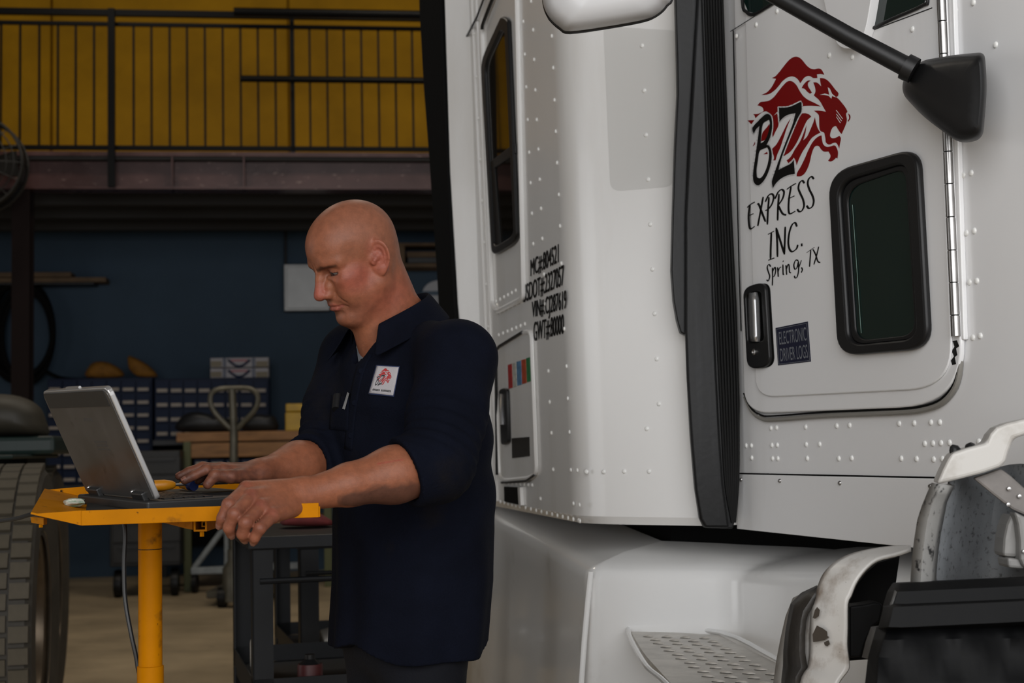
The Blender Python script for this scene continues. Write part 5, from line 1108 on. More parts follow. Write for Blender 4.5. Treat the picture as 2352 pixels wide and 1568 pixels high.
def surface_nets(f, lo, hi, h, n=24, lip=1.0):
    """mesh the zero set of f inside a box, evaluating only blocks near the surface"""
    lo = np.asarray(lo, float); hi = np.asarray(hi, float); nb = np.ceil((hi - lo) / (h * n)).astype(int)
    I = np.stack(np.meshgrid(*[np.arange(k) for k in nb], indexing='ij'), -1).reshape(-1, 3)
    cen = lo + (I + 0.5) * n * h; rad = n * h * 0.8661 * lip + 0.012
    act = I[np.abs(f(cols(cen))) < rad]
    g = np.arange(n + 1); G = np.stack(np.meshgrid(g, g, g, indexing='ij'), -1).reshape(-1, 3)
    S1 = 1 << 20; vid = []; vpos = []; quads = []
    corners = np.array([[i, j, k] for i in (0, 1) for j in (0, 1) for k in (0, 1)])
    eds = [(a, b) for a in range(8) for b in range(a + 1, 8) if np.abs(corners[a] - corners[b]).sum() == 1]
    def gid(c): return (c[:, 0].astype(np.int64) * S1 + c[:, 1]) * S1 + c[:, 2]
    for blk in act:
        base = blk * n; D = f(cols(lo + (base + G) * h)).reshape(n + 1, n + 1, n + 1); s = D < 0
        if s.all() or not s.any(): continue
        cs = [s[c[0]:c[0] + n, c[1]:c[1] + n, c[2]:c[2] + n] for c in corners]; cd = [D[c[0]:c[0] + n, c[1]:c[1] + n, c[2]:c[2] + n] for c in corners]
        cnt = sum(x.astype(int) for x in cs); m = (cnt > 0) & (cnt < 8); cells = np.argwhere(m)
        if len(cells) == 0: continue
        acc = np.zeros((len(cells), 3)); num = np.zeros(len(cells)); vals = [x[m] for x in cd]
        for a, b in eds:
            va, vb = vals[a], vals[b]; cr = (va < 0) != (vb < 0); den = np.where(cr, va - vb, 1.0); t = np.where(cr, va / den, 0.0)
            acc += np.where(cr[:, None], corners[a] + t[:, None] * (corners[b] - corners[a]), 0.0); num += cr
        vpos.append(lo + (base + cells + acc / num[:, None]) * h); vid.append(gid(cells + base))
        for ax in range(3):
            e = [slice(0, n)] * 3; e2 = [slice(0, n)] * 3; e2[ax] = slice(1, n + 1)
            A = s[tuple(e)]; B = s[tuple(e2)]; x = np.argwhere(A != B)
            if len(x) == 0: continue
            fl = A[tuple(x.T)]; x = x + base; u, v = [(1, 2), (2, 0), (0, 1)][ax]; du = np.zeros(3, int); dv = np.zeros(3, int); du[u] = 1; dv[v] = 1
            q = np.stack([gid(x - du - dv), gid(x - dv), gid(x), gid(x - du)], 1); q[~fl] = q[~fl][:, ::-1]; quads.append(q)
    vid = np.concatenate(vid); vpos = np.concatenate(vpos); q = np.concatenate(quads)
    o = np.argsort(vid); vid = vid[o]; vpos = vpos[o]; ix = np.clip(np.searchsorted(vid, q), 0, len(vid) - 1); ok = (vid[ix] == q).all(1)
    return vpos, ix[ok]
def np_mesh(name, V, F, m, parent):
    me = bpy.data.meshes.new(name); me.vertices.add(len(V)); me.vertices.foreach_set('co', V.astype(np.float32).ravel())
    me.loops.add(F.size); me.loops.foreach_set('vertex_index', F.astype(np.int32).ravel()); me.polygons.add(len(F))
    me.polygons.foreach_set('loop_start', np.arange(0, F.size, 4, dtype=np.int32)); me.update(calc_edges=True); me.validate()
    me.polygons.foreach_set('use_smooth', [True] * len(me.polygons))
    o = bpy.data.objects.new(name, me); C.objects.link(o); me.materials.append(m)
    if parent: attach(o, parent)
    return o

# frames -----------------------------------------------------------
YH = 2.80
def headframe(th, ph, ps):
    th, ph, ps = map(math.radians, (th, ph, ps)); F0 = np.array([-math.cos(th), -math.sin(th), 0]); Lf = np.array([math.sin(th), -math.cos(th), 0]); U0 = np.array([0, 0, 1.0])
    F = F0 * math.cos(ph) - U0 * math.sin(ph); U = U0 * math.cos(ph) + F0 * math.sin(ph)
    return np.stack([F, Lf * math.cos(ps) + U * math.sin(ps), U * math.cos(ps) - Lf * math.sin(ps)])
HR = headframe(31.6, 27.0, -6.0); HO = V3(atY(822, 598, YH))
HS = 0.91
def hw(p): return HO + (np.asarray(p, float) * HS) @ HR          # head-local to world
TH = math.radians(36); bf = np.array([-math.cos(TH), -math.sin(TH), 0]); bl = np.array([math.sin(TH), -math.cos(TH), 0]); bz = np.array([0, 0, 1.0])
NB = V3(atY(908, 738, 2.87))                                # base of the neck
def bw(f_, l_, z_): return np.array([NB[0], NB[1], 0]) + bf * f_ + bl * l_ + bz * z_
def pw(x, y, Y): return V3(atY(x, y, Y))
shL = pw(1050, 828, 2.71); elL = pw(1003, 1068, 2.56); wrL = pw(694, 1137, 2.435)
shR = pw(818, 826, 3.02); elR = pw(748, 1062, 2.88); wrR = pw(600, 1086, 2.715)

def head_sdf(W):
    P = cols((W - HO) @ HR.T / HS); Q = P.copy(order='F'); Q[:, 1] = np.abs(Q[:, 1])
    d = ell(P, (-0.004, 0, 0.050), (0.098, 0.076, 0.082))
    d = smin(d, ell(P, (-0.030, 0, 0.028), (0.070, 0.070, 0.074)), 0.02)
    d = smin(d, ell(P, (0.030, 0, 0.046), (0.070, 0.066, 0.064)), 0.02)
    d = smin(d, ell(P, (0.032, 0, -0.018), (0.062, 0.060, 0.074)), 0.02)
    d = smin(d, ell(P, (0.030, 0, -0.066), (0.052, 0.052, 0.040)), 0.025)
    d = smin(d, cone(Q, (0.004, 0.052, -0.052), (0.066, 0.018, -0.100), 0.023, 0.021), 0.022)
    d = smin(d, ell(P, (0.075, 0, -0.101), (0.023, 0.028, 0.019)), 0.014)
    d = smin(d, ell(Q, (0.054, 0.044, -0.014), (0.032, 0.022, 0.020)), 0.02)
    d = smin(d, ell(Q, (0.054, 0.038, -0.047), (0.032, 0.023, 0.030)), 0.02)
    d = smin(d, chain(Q, [(0.090, 0.004, 0.024), (0.087, 0.026, 0.030), (0.068, 0.050, 0.026)], [0.011, 0.0115, 0.010]), 0.014)
    d = smax(d, -ell(Q, (0.096, 0.032, 0.006), (0.019, 0.021, 0.0125)), 0.014)
    # eyelids closing over the ball (the gaze is down)
    E = Q - np.array([0.0715, 0.032, 0.008]); lid = nrm(E, (0, 0, 0)) - 0.0150
    lid = np.maximum(lid, -(np.abs(E[:, 2] + 0.0035 + 0.10 * E[:, 1]) - 0.0021)) if True else lid
    slit = np.maximum(np.maximum(np.abs(E[:, 2] + 0.0040) - (0.0017 - 6.0 * E[:, 1] ** 2), 0.006 - E[:, 0]), nrm(E, (0, 0, 0)) - 0.02)
    d = smin(d, nrm(E, (0, 0, 0)) - 0.0150, 0.006); d = smax(d, -slit, 0.0012)
    d = smin(d, chain(Q, [(0.088, 0.018, -0.002), (0.084, 0.034, -0.0085), (0.072, 0.048, -0.004)], [0.0035, 0.0040, 0.0030]), 0.007)
    # nose
    d = smin(d, chain(P, [(0.090, 0, 0.020), (0.101, 0, 0.000), (0.1125, 0, -0.024)], [0.0090, 0.0100, 0.0120]), 0.010)
    d = smin(d, ell(P, (0.1145, 0, -0.0315), (0.0145, 0.0140, 0.0120)), 0.006)
    d = smin(d, ell(Q, (0.1000, 0.0130, -0.0360), (0.0150, 0.0092, 0.0092)), 0.005)
    d = smax(d, -ell(Q, (0.1065, 0.0060, -0.0480), (0.0060, 0.0034, 0.0050)), 0.003)
    d = smin(d, ell(Q, (0.0910, 0.0130, -0.0220), (0.0135, 0.0110, 0.0140)), 0.007)
    # mouth
    d = smin(d, ell(P, (0.080, 0, -0.053), (0.021, 0.028, 0.016)), 0.012)
    d = smin(d, ell(P, (0.076, 0, -0.078), (0.021, 0.026, 0.014)), 0.012)
    d = smin(d, chain(Q, [(0.0985, 0.0, -0.0595), (0.0965, 0.010, -0.0605), (0.0850, 0.0255, -0.0660)], [0.0052, 0.0050, 0.0022]), 0.005)
    d = smin(d, chain(Q, [(0.0975, 0.0, -0.0705), (0.0950, 0.011, -0.0702), (0.0850, 0.0245, -0.0672)], [0.0063, 0.0058, 0.0022]), 0.005)
    d = smax(d, -chain(Q, [(0.1045, 0.0, -0.0648), (0.1010, 0.011, -0.0653), (0.0880, 0.0270, -0.0675), (0.080, 0.034, -0.0715)], [0.0016, 0.0016, 0.0014, 0.0012]), 0.003)
    d = smax(d, -cone(Q, (0.0905, 0.0285, -0.0440), (0.0830, 0.0400, -0.0620), -0.0022, 0.0004), 0.007)
    d = smax(d, -cone(Q, (0.100, 0.0, -0.0840), (0.094, 0.018, -0.0830), 0.0035, 0.0025), 0.010)
    # temple hollow and brow crease
    d = smax(d, -ell(Q, (0.060, 0.088, 0.030), (0.030, 0.016, 0.026)), 0.02)
    d = smax(d, -cone(Q, (0.103, 0.0045, 0.020), (0.105, 0.006, 0.034), 0.0014, 0.0010), 0.004)
    # ears
    eu = np.array([-0.20, 0.10, 0.97]); eu /= np.linalg.norm(eu); en = np.array([0.30, 0.95, -0.03]); en -= eu * (en @ eu); en /= np.linalg.norm(en); ev = np.cross(en, eu)
    X = Q - np.array([-0.010, 0.0790, 0.004]); u = X @ eu; v = X @ ev; n_ = X @ en
    bow = 0.010 * (v / 0.018)
    n2 = n_ - bow * np.sign(ev[0]) * -1.0
    rr = np.sqrt((u / 0.0310) ** 2 + (v / 0.0190) ** 2); ring = np.sqrt(((rr - 1) * 0.0232) ** 2 + n2 ** 2) - (0.0042 - 0.0008 * (u < -0.01))
    disc = np.maximum(np.sqrt((u / 0.0325) ** 2 + (v / 0.0205) ** 2) * 0.0215 - 0.0215, np.abs(n2 + 0.003) - 0.0030)
    e = smin(ring, disc, 0.004)
    rr2 = np.sqrt(((u - 0.003) / 0.0175) ** 2 + ((v - np.sign(ev[0]) * -0.001) / 0.0100) ** 2); e = smin(e, np.sqrt(((rr2 - 1) * 0.013) ** 2 + (n2 - 0.0005) ** 2) - 0.0026, 0.003)
    L_ = np.stack([u, v, n2], 1); e = smin(e, ell(L_, (-0.0305, 0.0, 0.0), (0.011, 0.0090, 0.0055)), 0.005)
    e = smax(e, -ell(L_, (-0.004, 0.001, 0.004), (0.0105, 0.0070, 0.0085)), 0.003)
    e = smin(e, cone(Q, (0.004, 0.074, -0.004), (0.002, 0.078, -0.001), 0.006, 0.004), 0.004)
    e = smin(e, cone(Q, (-0.006, 0.064, 0.004), (-0.010, 0.076, 0.004), 0.016, 0.009), 0.006)
    return smin(d, e, 0.004) * HS
nkT = hw((-0.020, 0, -0.020)); nkB = NB + bz * -0.03
def neck_sdf(W):
    d = cone(W, nkT, nkB, 0.056, 0.060)
    d = smin(d, cone(W, hw((-0.048, 0, 0.0)), NB - bf * 0.020 - bz * 0.01, 0.036, 0.046), 0.03)
    for s in (1, -1):
        d = smin(d, cone(W, hw((-0.022, 0.052 * s, -0.026)), NB + bf * 0.055 + bl * 0.018 * s - bz * 0.045, 0.019, 0.015), 0.014)
        d = smin(d, cone(W, NB - bf * 0.01 + bl * 0.02 * s - bz * 0.03, NB - bf * 0.02 + bl * 0.14 * s - bz * 0.09, 0.040, 0.035), 0.03)
    d = smin(d, cone(W, hw((0.040, 0, -0.088)), NB + bf * 0.050 - bz * 0.05, 0.028, 0.030), 0.025)
    return d
def loft_sdf(W, secs, grow=0.0):
    z = W[:, 2]; zs = [s[0] for s in secs]; fo = np.interp(z, zs, [s[1] for s in secs]); a = np.interp(z, zs, [s[2] for s in secs]) + grow; b = np.interp(z, zs, [s[3] for s in secs]) + grow
    R = W - np.array([NB[0], NB[1], 0]); x = (R @ bf - fo); y = R @ bl
    k0 = np.sqrt((x / a) ** 2 + (y / b) ** 2) + 1e-9; k1 = np.sqrt((x / a ** 2) ** 2 + (y / b ** 2) ** 2) + 1e-9
    d = k0 * (k0 - 1) / k1
    return np.maximum(d, np.maximum(zs[0] - z, z - zs[-1]))
ZN = NB[2]
SECS = [(0.805, -0.016, 0.146, 0.180), (0.83, -0.018, 0.148, 0.181), (0.95, -0.030, 0.154, 0.183), (1.10, -0.034, 0.155, 0.186), (1.20, -0.030, 0.152, 0.192), (1.30, -0.024, 0.144, 0.202), (ZN - 0.09, -0.018, 0.115, 0.185), (ZN - 0.045, -0.012, 0.088, 0.120), (ZN + 0.0, -0.008, 0.070, 0.076), (ZN + 0.03, -0.006, 0.066, 0.068)]
def torso_body(W):
    return np.maximum(loft_sdf(W, SECS, -0.03), 0.92 - W[:, 2])
FING_L = [  # near hand: MCP, PIP, DIP, tip
    ([(566, 1122, 2.372), (525, 1158, 2.318), (511, 1189, 2.318), (506, 1205, 2.327)], [0.0118, 0.0104, 0.0094, 0.0080]),
    ([(577, 1140, 2.350), (538, 1180, 2.300), (526, 1211, 2.306), (531, 1226, 2.318)], [0.0124, 0.0110, 0.0098, 0.0084]),
    ([(600, 1164, 2.340), (564, 1200, 2.296), (557, 1226, 2.304), (562, 1237, 2.318)], [0.0120, 0.0106, 0.0096, 0.0082]),
    ([(626, 1184, 2.336), (597, 1213, 2.300), (585, 1234, 2.304), (583, 1243, 2.312)], [0.0112, 0.0096, 0.0086, 0.0074])]
FING_R = [
    ([(512, 1079, 2.665), (474, 1078, 2.640), (445, 1092, 2.630), (424, 1103, 2.625)], [0.0110, 0.0098, 0.0088, 0.0076]),
    ([(508, 1077, 2.690), (466, 1073, 2.672), (434, 1083, 2.660), (412, 1093, 2.655)], [0.0115, 0.0102, 0.0090, 0.0078]),
    ([(512, 1080, 2.715), (474, 1077, 2.700), (446, 1089, 2.690), (428, 1100, 2.685)], [0.0110, 0.0098, 0.0088, 0.0076]),
    ([(520, 1084, 2.738), (490, 1083, 2.728), (468, 1095, 2.720), (455, 1104, 2.715)], [0.0100, 0.0088, 0.0080, 0.0070])]
def hand_sdf(W, el, wr, fing, wofs, thumb, rw):
    fd = (wr - el); fd = fd / np.linalg.norm(fd)
    e1 = el + fd * 0.085
    d = cone(W, el, e1, 0.047, 0.0485)
    d = smin(d, chain(W, [e1, el + (wr - el) * 0.66, wr], [0.0475, 0.037, rw], 0.01), 0.02)
    m = None
    for (pts, rad), wo in zip(fing, wofs):
        p = [pw(*q) for q in pts]; w_ = wr + np.asarray(wo)
        mc = cone(W, w_, p[0], 0.0165, rad[0] + 0.0012); m = mc if m is None else smin(m, mc, 0.012)
    d = smin(d, m, 0.016)
    for pts, rad in fing:
        p = [pw(*q) for q in pts]
        f_ = chain(W, p, rad, 0.003); f_ = smin(f_, nrm(W, p[1]) - rad[1] * 1.02, 0.003); f_ = smin(f_, nrm(W, p[0]) - rad[0] * 1.03, 0.004)
        d = smin(d, f_, 0.0042)
    p = [pw(*q) for q in thumb[0]]
    d = smin(d, chain(W, p, thumb[1], 0.004), 0.014)
    return d
UPL = [(0.000, -0.004, 0.014), (0.0, 0.0, 0.006), (0.0, 0.0, -0.006), (0.004, -0.004, -0.016)]
THL = ([(662, 1128, 2.440), (618, 1122, 2.430), (588, 1128, 2.425), (566, 1140, 2.420)], [0.017, 0.0125, 0.0112, 0.0095])
UPR = [(0, -0.016, 0.0), (0, -0.005, 0.004), (0, 0.006, 0.004), (0, 0.016, 0.0)]
THR = ([(586, 1092, 2.690), (530, 1094, 2.640), (494, 1091, 2.622), (477, 1112, 2.618)], [0.0150, 0.0130, 0.0110, 0.0090])
def armL(W): return hand_sdf(W, elL, wrL, FING_L, UPL, THL, 0.0262)
def armR(W): return hand_sdf(W, elR, wrR, FING_R, UPR, THR, 0.0270)
GROUPS = [(head_sdf, HO, 0.19), (armL, (pw(500, 1210, 2.32) + elL) / 2, 0.34), (armR, (pw(410, 1093, 2.65) + elR) / 2, 0.30)]
def body_sdf(W):
    d = smin(torso_body(W), neck_sdf(W), 0.03)
    d = np.minimum(d, cone(W, shL, elL, 0.052, 0.044)); d = np.minimum(d, cone(W, shR, elR, 0.052, 0.044))
    for g, c, r in GROUPS:
        m = nrm(W, c) < r + 0.06
        if m.any():
            k = 0.022 if g is head_sdf else 0.01
            d[m] = smin(d[m], g(cols(W[m])), k)
    return d
M_skin = bpy.data.materials.new('skin'); M_skin.use_nodes = True
_n = M_skin.node_tree.nodes; _l = M_skin.node_tree.links; _b = _n['Principled BSDF']; _b.inputs['Roughness'].default_value = 0.48; _b.inputs['Specular IOR Level'].default_value = 0.27
_b.inputs['Subsurface Weight'].default_value = 0.12; _b.inputs['Subsurface Radius'].default_value = (0.6, 0.25, 0.15); _b.inputs['Subsurface Scale'].default_value = 0.008
_a = _n.new('ShaderNodeAttribute'); _a.attribute_name = 'tint'
_t = _n.new('ShaderNodeTexCoord'); _z = _n.new('ShaderNodeTexNoise'); _z.inputs['Scale'].default_value = 70; _z.inputs['Detail'].default_value = 8; _z.inputs['Roughness'].default_value = 0.65; _l.new(_t.outputs['Object'], _z.inputs['Vector'])
_r = _n.new('ShaderNodeMapRange'); _r.inputs[1].default_value = 0.3; _r.inputs[2].default_value = 0.7; _r.inputs[3].default_value = 0.80; _r.inputs[4].default_value = 1.16; _l.new(_z.outputs['Fac'], _r.inputs[0])
_m = _n.new('ShaderNodeVectorMath'); _m.operation = 'SCALE'; _l.new(_a.outputs['Color'], _m.inputs[0]); _l.new(_r.outputs[0], _m.inputs['Scale']); _l.new(_m.outputs[0], _b.inputs['Base Color'])
_z2 = _n.new('ShaderNodeTexNoise'); _z2.inputs['Scale'].default_value = 320; _z2.inputs['Detail'].default_value = 4; _l.new(_t.outputs['Object'], _z2.inputs['Vector'])
_bp = _n.new('ShaderNodeBump'); _bp.inputs['Strength'].default_value = 0.22; _bp.inputs['Distance'].default_value = 0.002; _l.new(_z2.outputs['Fac'], _bp.inputs['Height']); _l.new(_bp.outputs[0], _b.inputs['Normal'])

person = thing('person', 'bald man in a navy work shirt typing on a laptop beside the truck', 'person', (NB[0], NB[1], 0))
BV, BF = surface_nets(body_sdf, (-0.74, 2.22, 0.80), (0.02, 3.12, 1.76), 0.0021, 24, 1.6)
body = np_mesh('body', BV, BF, M_skin, person)
def tint(V):
    n = len(V); base = np.tile(np.array([0.225, 0.079, 0.040]), (n, 1))
    def mix(w, col): base[:] = base * (1 - w[:, None]) + np.asarray(col) * w[:, None]
    def blob(c, r, soft=1.0):
        d = np.linalg.norm((V - c) / np.asarray(r), axis=1); return np.clip((1.25 - d) / 0.8, 0, 1) * soft
    P = (V - HO) @ HR.T / HS; Q = P.copy(); Q[:, 1] = np.abs(Q[:, 1]); hd = np.linalg.norm(V - HO, axis=1) < 0.26
    def hb(c, r): return np.clip((1.25 - np.linalg.norm((Q - np.asarray(c)) / np.asarray(r), axis=1)) / 0.8, 0, 1) * hd
    mix(hb((-0.03, 0, 0.07), (0.1100, 0.1000, 0.0751)) * 0.55, (0.1932, 0.0841, 0.0532))      # shaved scalp
    mix(hb((-0.07, 0, 0.0), (0.0600, 0.0900, 0.0800)) * 0.5, (0.1756, 0.0765, 0.0481))
    mix(hb((0.115, 0, -0.025), (0.0250, 0.0220, 0.0251)) * 0.65, (0.2926, 0.0688, 0.0506))
    mix(hb((0.05, 0.06, -0.02), (0.0500, 0.0350, 0.0351)) * 0.6, (0.2693, 0.0637, 0.0431))
    mix(hb((-0.01, 0.085, 0.0), (0.0300, 0.0200, 0.0451)) * 0.55, (0.3043, 0.0765, 0.0557))
    mix(hb((-0.01, 0.03, -0.09), (0.0800, 0.0700, 0.0500)) * 0.55, (0.2458, 0.0637, 0.0405))
    mix(hb((0.07, 0.02, -0.09), (0.0500, 0.0500, 0.0351)) * 0.35, (0.1815, 0.0765, 0.0506))      # beard shadow
    mix(hb((0.085, 0, -0.052), (0.0250, 0.0350, 0.0091)) * 0.35, (0.1580, 0.0663, 0.0455))
    lips = np.minimum(np.min([np.abs(chain(Q, [(0.0985, 0.0, -0.0600), (0.0965, 0.010, -0.0612), (0.0850, 0.0255, -0.0660)], [0.005, 0.0045, 0.002]))], axis=0), np.abs(chain(Q, [(0.0975, 0.0, -0.0705), (0.0950, 0.011, -0.0702), (0.0850, 0.0245, -0.0672)], [0.0063, 0.0058, 0.002])))
    mix(np.clip(1 - lips / 0.0028, 0, 1) * 0.75 * hd, (0.2341, 0.0586, 0.0431))
    br = chain(Q, [(0.1005, 0.010, 0.0215), (0.0975, 0.026, 0.0250), (0.0790, 0.0520, 0.0220)], [0.0022, 0.0032, 0.0014]); mix(np.clip(1 - br / 0.004, 0, 1) * 0.70 * hd, (0.0263, 0.0132, 0.0091))
    mix(hb((0.090, 0.030, 0.008), (0.0160, 0.0200, 0.0109)) * 0.55, (0.1463, 0.0510, 0.0329))
    E = Q - np.array([0.0715, 0.032, 0.008]); sl = np.clip(1 - (np.abs(E[:, 2] + 0.0040) - 0.0030) / 0.0015, 0, 1) * (nrm(E, (0, 0, 0)) < 0.0172) * hd; mix(sl * 0.8, (0.0293, 0.0127, 0.0101))
    mix(blob(hw((0.094, 0.036, -0.078)), (0.0026,) * 3) * 0.6, (0.0702, 0.0255, 0.0152))
    # grime on hands and forearms
    g = 0.5 + 0.5 * np.sin(V[:, 0] * 190 + 3 * np.sin(V[:, 2] * 140)) * np.sin(V[:, 2] * 210 + 2 * np.sin(V[:, 1] * 170))
    mix(blob((wrR + pw(430, 1095, 2.65)) / 2 + np.array([0, -0.01, -0.01]), (0.1300, 0.1200, 0.0500)) * (0.45 + 0.35 * g), (0.0651, 0.0259, 0.0198))
    for pts, rad in FING_R[:2]: mix(blob(pw(*pts[3]), (0.02,) * 3) * 0.5, (0.0372, 0.0162, 0.0132))
    mix(blob(pw(560, 1180, 2.31), (0.0750, 0.0800, 0.0651)) * (0.22 + 0.30 * g), (0.1240, 0.0421, 0.0303))
    for pts, rad in FING_L:
        mix(blob(pw(*pts[1]), (0.012,) * 3) * 0.35, (0.1054, 0.0324, 0.0248)); mix(blob(pw(*pts[0]) + np.array([0, -0.01, 0.006]), (0.012,) * 3) * 0.4, (0.1860, 0.0459, 0.0330)); mix(blob(pw(*pts[3]) + np.array([0, 0.004, -0.004]), (0.0119, 0.0120, 0.0091)) * 0.5, (0.0558, 0.0227, 0.0176))
    e1 = pw(800, 1158, 2.44); e2 = pw(930, 1150, 2.50)
    dd = cone(V, e1, e2, 0.018, 0.040) + 0.007 * (g - 0.5); mix(np.clip(0.55 - dd / 0.012, 0, 1) * 0.80 * (V[:, 0] > pw(775, 1150, 2.44)[0]), (0.0527, 0.0254, 0.0193))
    dd = cone(V, pw(866, 1065, 2.44), pw(906, 1052, 2.46), 0.012, 0.012); ln_ = np.abs((V - pw(866, 1065, 2.44)) @ (np.array([0.1, 0, 1.0])) - 0.25 * (V[:, 0] - pw(866, 1065, 2.44)[0])); mix((dd < 0.012) * np.clip(1 - ln_ / 0.0022, 0, 1) * 0.6, (0.2604, 0.0378, 0.0275))
    mix(blob(elL, (0.10,) * 3) * 0.25, (0.2604, 0.1026, 0.0578))
    return base
tc_ = tint(BV); me = body.data; at_ = me.color_attributes.new('tint', 'FLOAT_COLOR', 'POINT'); at_.data.foreach_set('color', np.concatenate([tc_, np.ones((len(tc_), 1))], 1).astype(np.float32).ravel())
# eyes
for s in (1, -1):
    c = Vector(hw((0.0715, 0.032 * s, 0.008))); fx = Vector((HR[0] * 0.93 + HR[2] * -0.36)); q = MB(); M4 = Matrix.Translation(c) @ fx.to_track_quat('Z', 'Y').to_matrix().to_4x4()
    e_ = MB().lathe([(0.0132 * math.sin(t) + 1e-5, 0.0132 * math.cos(t)) for t in [math.pi * k / 14 for k in range(15)]], 20, M4, False).build('eye', mat('eye_white', (0.085, 0.07, 0.062), 0.6), body, True)
    MB().lathe([(0.0001, 0.01350), (0.0035, 0.01320), (0.0068, 0.0119)], 18, M4, False).build('iris', mat('eye_iris', (0.015, 0.016, 0.018), 0.15), e_, True)
# finger nails
for fing, up_ in ((FING_L, None), (FING_R, None)):
    for pts, rad in fing:
        a = Vector(atY(*pts[2])); b = Vector(atY(*pts[3])); t = (b - a).normalized(); prev = Vector(atY(*pts[1])); pprev = Vector(atY(*pts[0]))
        bend = (pprev - prev).normalized() + (a - prev).normalized(); nrm_ = -bend; nrm_ = (nrm_ - t * nrm_.dot(t)).normalized(); sd_ = t.cross(nrm_); r_ = rad[3]
        rows_ = []
        for k in range(4):
            rows_.append([b + t * (r_ * (-0.55 + 0.42 * k)) + (nrm_ * math.cos(x) + sd_ * math.sin(x)) * (r_ * (1.045 - 0.10 * max(0, k - 1))) for x in (-0.6, -0.3, 0, 0.3, 0.6)])
        q = MB(); q.grid(rows_); q.build('nail', mat('nail', (0.20, 0.085, 0.058), 0.4), body, True)

# ---- shirt -------------------------------------------------------
def wob(W, sc, seed):
    r = np.random.default_rng(seed); d = 0
    for i in range(6):
        k = r.normal(size=3); k = k / np.linalg.norm(k) * sc * (0.6 + 0.25 * i); d = d + np.sin(W @ k + r.uniform(0, 6.28)) / (1 + 0.4 * i)
    return d / 3.0
fdL = (wrL - elL) / np.linalg.norm(wrL - elL); fdR = (wrR - elR) / np.linalg.norm(wrR - elR)
cutL = pw(932, 1086, 2.53); cutR = pw(700, 1062, 2.83)
cnL = fdL * 0.90 + np.array([-0.10, 0, -0.42]) * 0.35; cnL /= np.linalg.norm(cnL)
def sleeve(W, sh, el, wr, cut, cn, r0, r1, seed):
    fd = (wr - el) / np.linalg.norm(wr - el); mid = (sh + el) / 2
    d = chain(W, [sh, mid, el], [r0, r0 * 0.96, r1], 0.02)
    d = smin(d, cone(W, el, el + fd * 0.16, r1, 0.058), 0.02)
    # folds running round the crook of the arm
    t = (W - sh) @ (el - sh) / ((el - sh) @ (el - sh)); ax = (el - sh) / np.linalg.norm(el - sh); rad = W - sh - np.outer((W - sh) @ ax, ax)
    ph = rad @ (fd - ax * (fd @ ax)); d = d + 0.0060 * np.sin(60 * t + 40 * ph + 2.5 * np.sin(W @ np.array([17, 11, 13]))) * np.clip((t - 0.45) / 0.4, 0, 1) * np.clip(1.25 - t, 0, 1)
    d = d + 0.0035 * wob(W, 38, seed)
    # rolled cuff
    s_ = (W - cut) @ cn; cc = cut + 0 * cn; arm = cone(W, el, wr, 0.0600, 0.050)
    roll = np.maximum(np.abs(arm - 0.0015 * np.sin(W @ np.array([60, 40, 90]))) - 0.0065, np.abs(s_ + 0.028) - 0.030); d = smin(d, roll, 0.006)
    d = np.maximum(d, s_ - 0.002); inner = np.maximum(cone(W, el, wr, 0.0535, 0.044), -(s_ + 0.035)); d = np.maximum(d, -inner)
    return d
def shirt_sdf(W):
    d = loft_sdf(W, SECS, 0.0)
    d = smin(d, cone(W, NB - bf * 0.015 - bz * 0.045, shL + bz * 0.004, 0.058, 0.070), 0.04); d = smin(d, cone(W, NB - bf * 0.015 - bz * 0.045, shR + bz * 0.004, 0.058, 0.070), 0.04)
    R = W - np.array([NB[0], NB[1], 0]); x = R @ bf; y = R @ bl; z = W[:, 2]
    # slack cloth: vertical drapes toward the hem, diagonal pulls from the armpit
    ang = np.arctan2(y, x); hemw = np.clip((1.20 - z) / 0.35, 0, 1)
    d = d + 0.0045 * hemw * np.sin(9 * ang + 7 * z + 1.2 * np.sin(11 * z)) + 0.0040 * wob(W, 26, 5)
    d = d + 0.0040 * np.clip((z - 1.05) / 0.1, 0, 1) * np.clip((1.42 - z) / 0.1, 0, 1) * np.sin(48 * (z + 0.55 * y) + 2 * np.sin(9 * x))
    d = np.maximum(d, (0.822 + 0.016 * np.cos(2 * ang) + 0.006 * np.sin(5 * ang)) - z)
    d = smin(d, sleeve(W, shL, elL, wrL, cutL, cnL, 0.076, 0.064, 3), 0.022)
    d = smin(d, sleeve(W, shR, elR, wrR, cutR, fdR, 0.078, 0.062, 8), 0.022)
    # neck opening and V at the front
    d = smax(d, -smin(cone(W, NB - bz * 0.055 + bf * 0.012, NB + bz * 0.12 + bf * 0.03, 0.066, 0.075), cone(W, NB + bf * 0.075 - bz * 0.095, NB + bf * 0.11 + bz * 0.03, 0.010, 0.050), 0.02), 0.008)
    return d
M_shirt = mat('navy_work_cloth', (0.0034, 0.0046, 0.0105), 0.9, spec=0.08, var=0.35, var_scale=9, bump=0.25, bump_scale=260, extra=lambda nt, b, mp: (add_layer(nt, b, mp, (0.008, 0.0065, 0.006), 5.0, 0.58, 0.8), add_layer(nt, b, mp, (0.022, 0.006, 0.006), 6.5, 0.74, 0.80)))
M_shirt.node_tree.nodes['Principled BSDF'].inputs['Sheen Weight'].default_value = 0.0
SV, SF = surface_nets(shirt_sdf, (-0.70, 2.35, 0.78), (0.10, 3.24, 1.62), 0.0040, 24, 1.8)
shirt = np_mesh('shirt', SV, SF, M_shirt, person)
from mathutils.bvhtree import BVHTree
tree = BVHTree.FromPolygons([tuple(v) for v in SV], [tuple(int(i) for i in f) for f in SF])
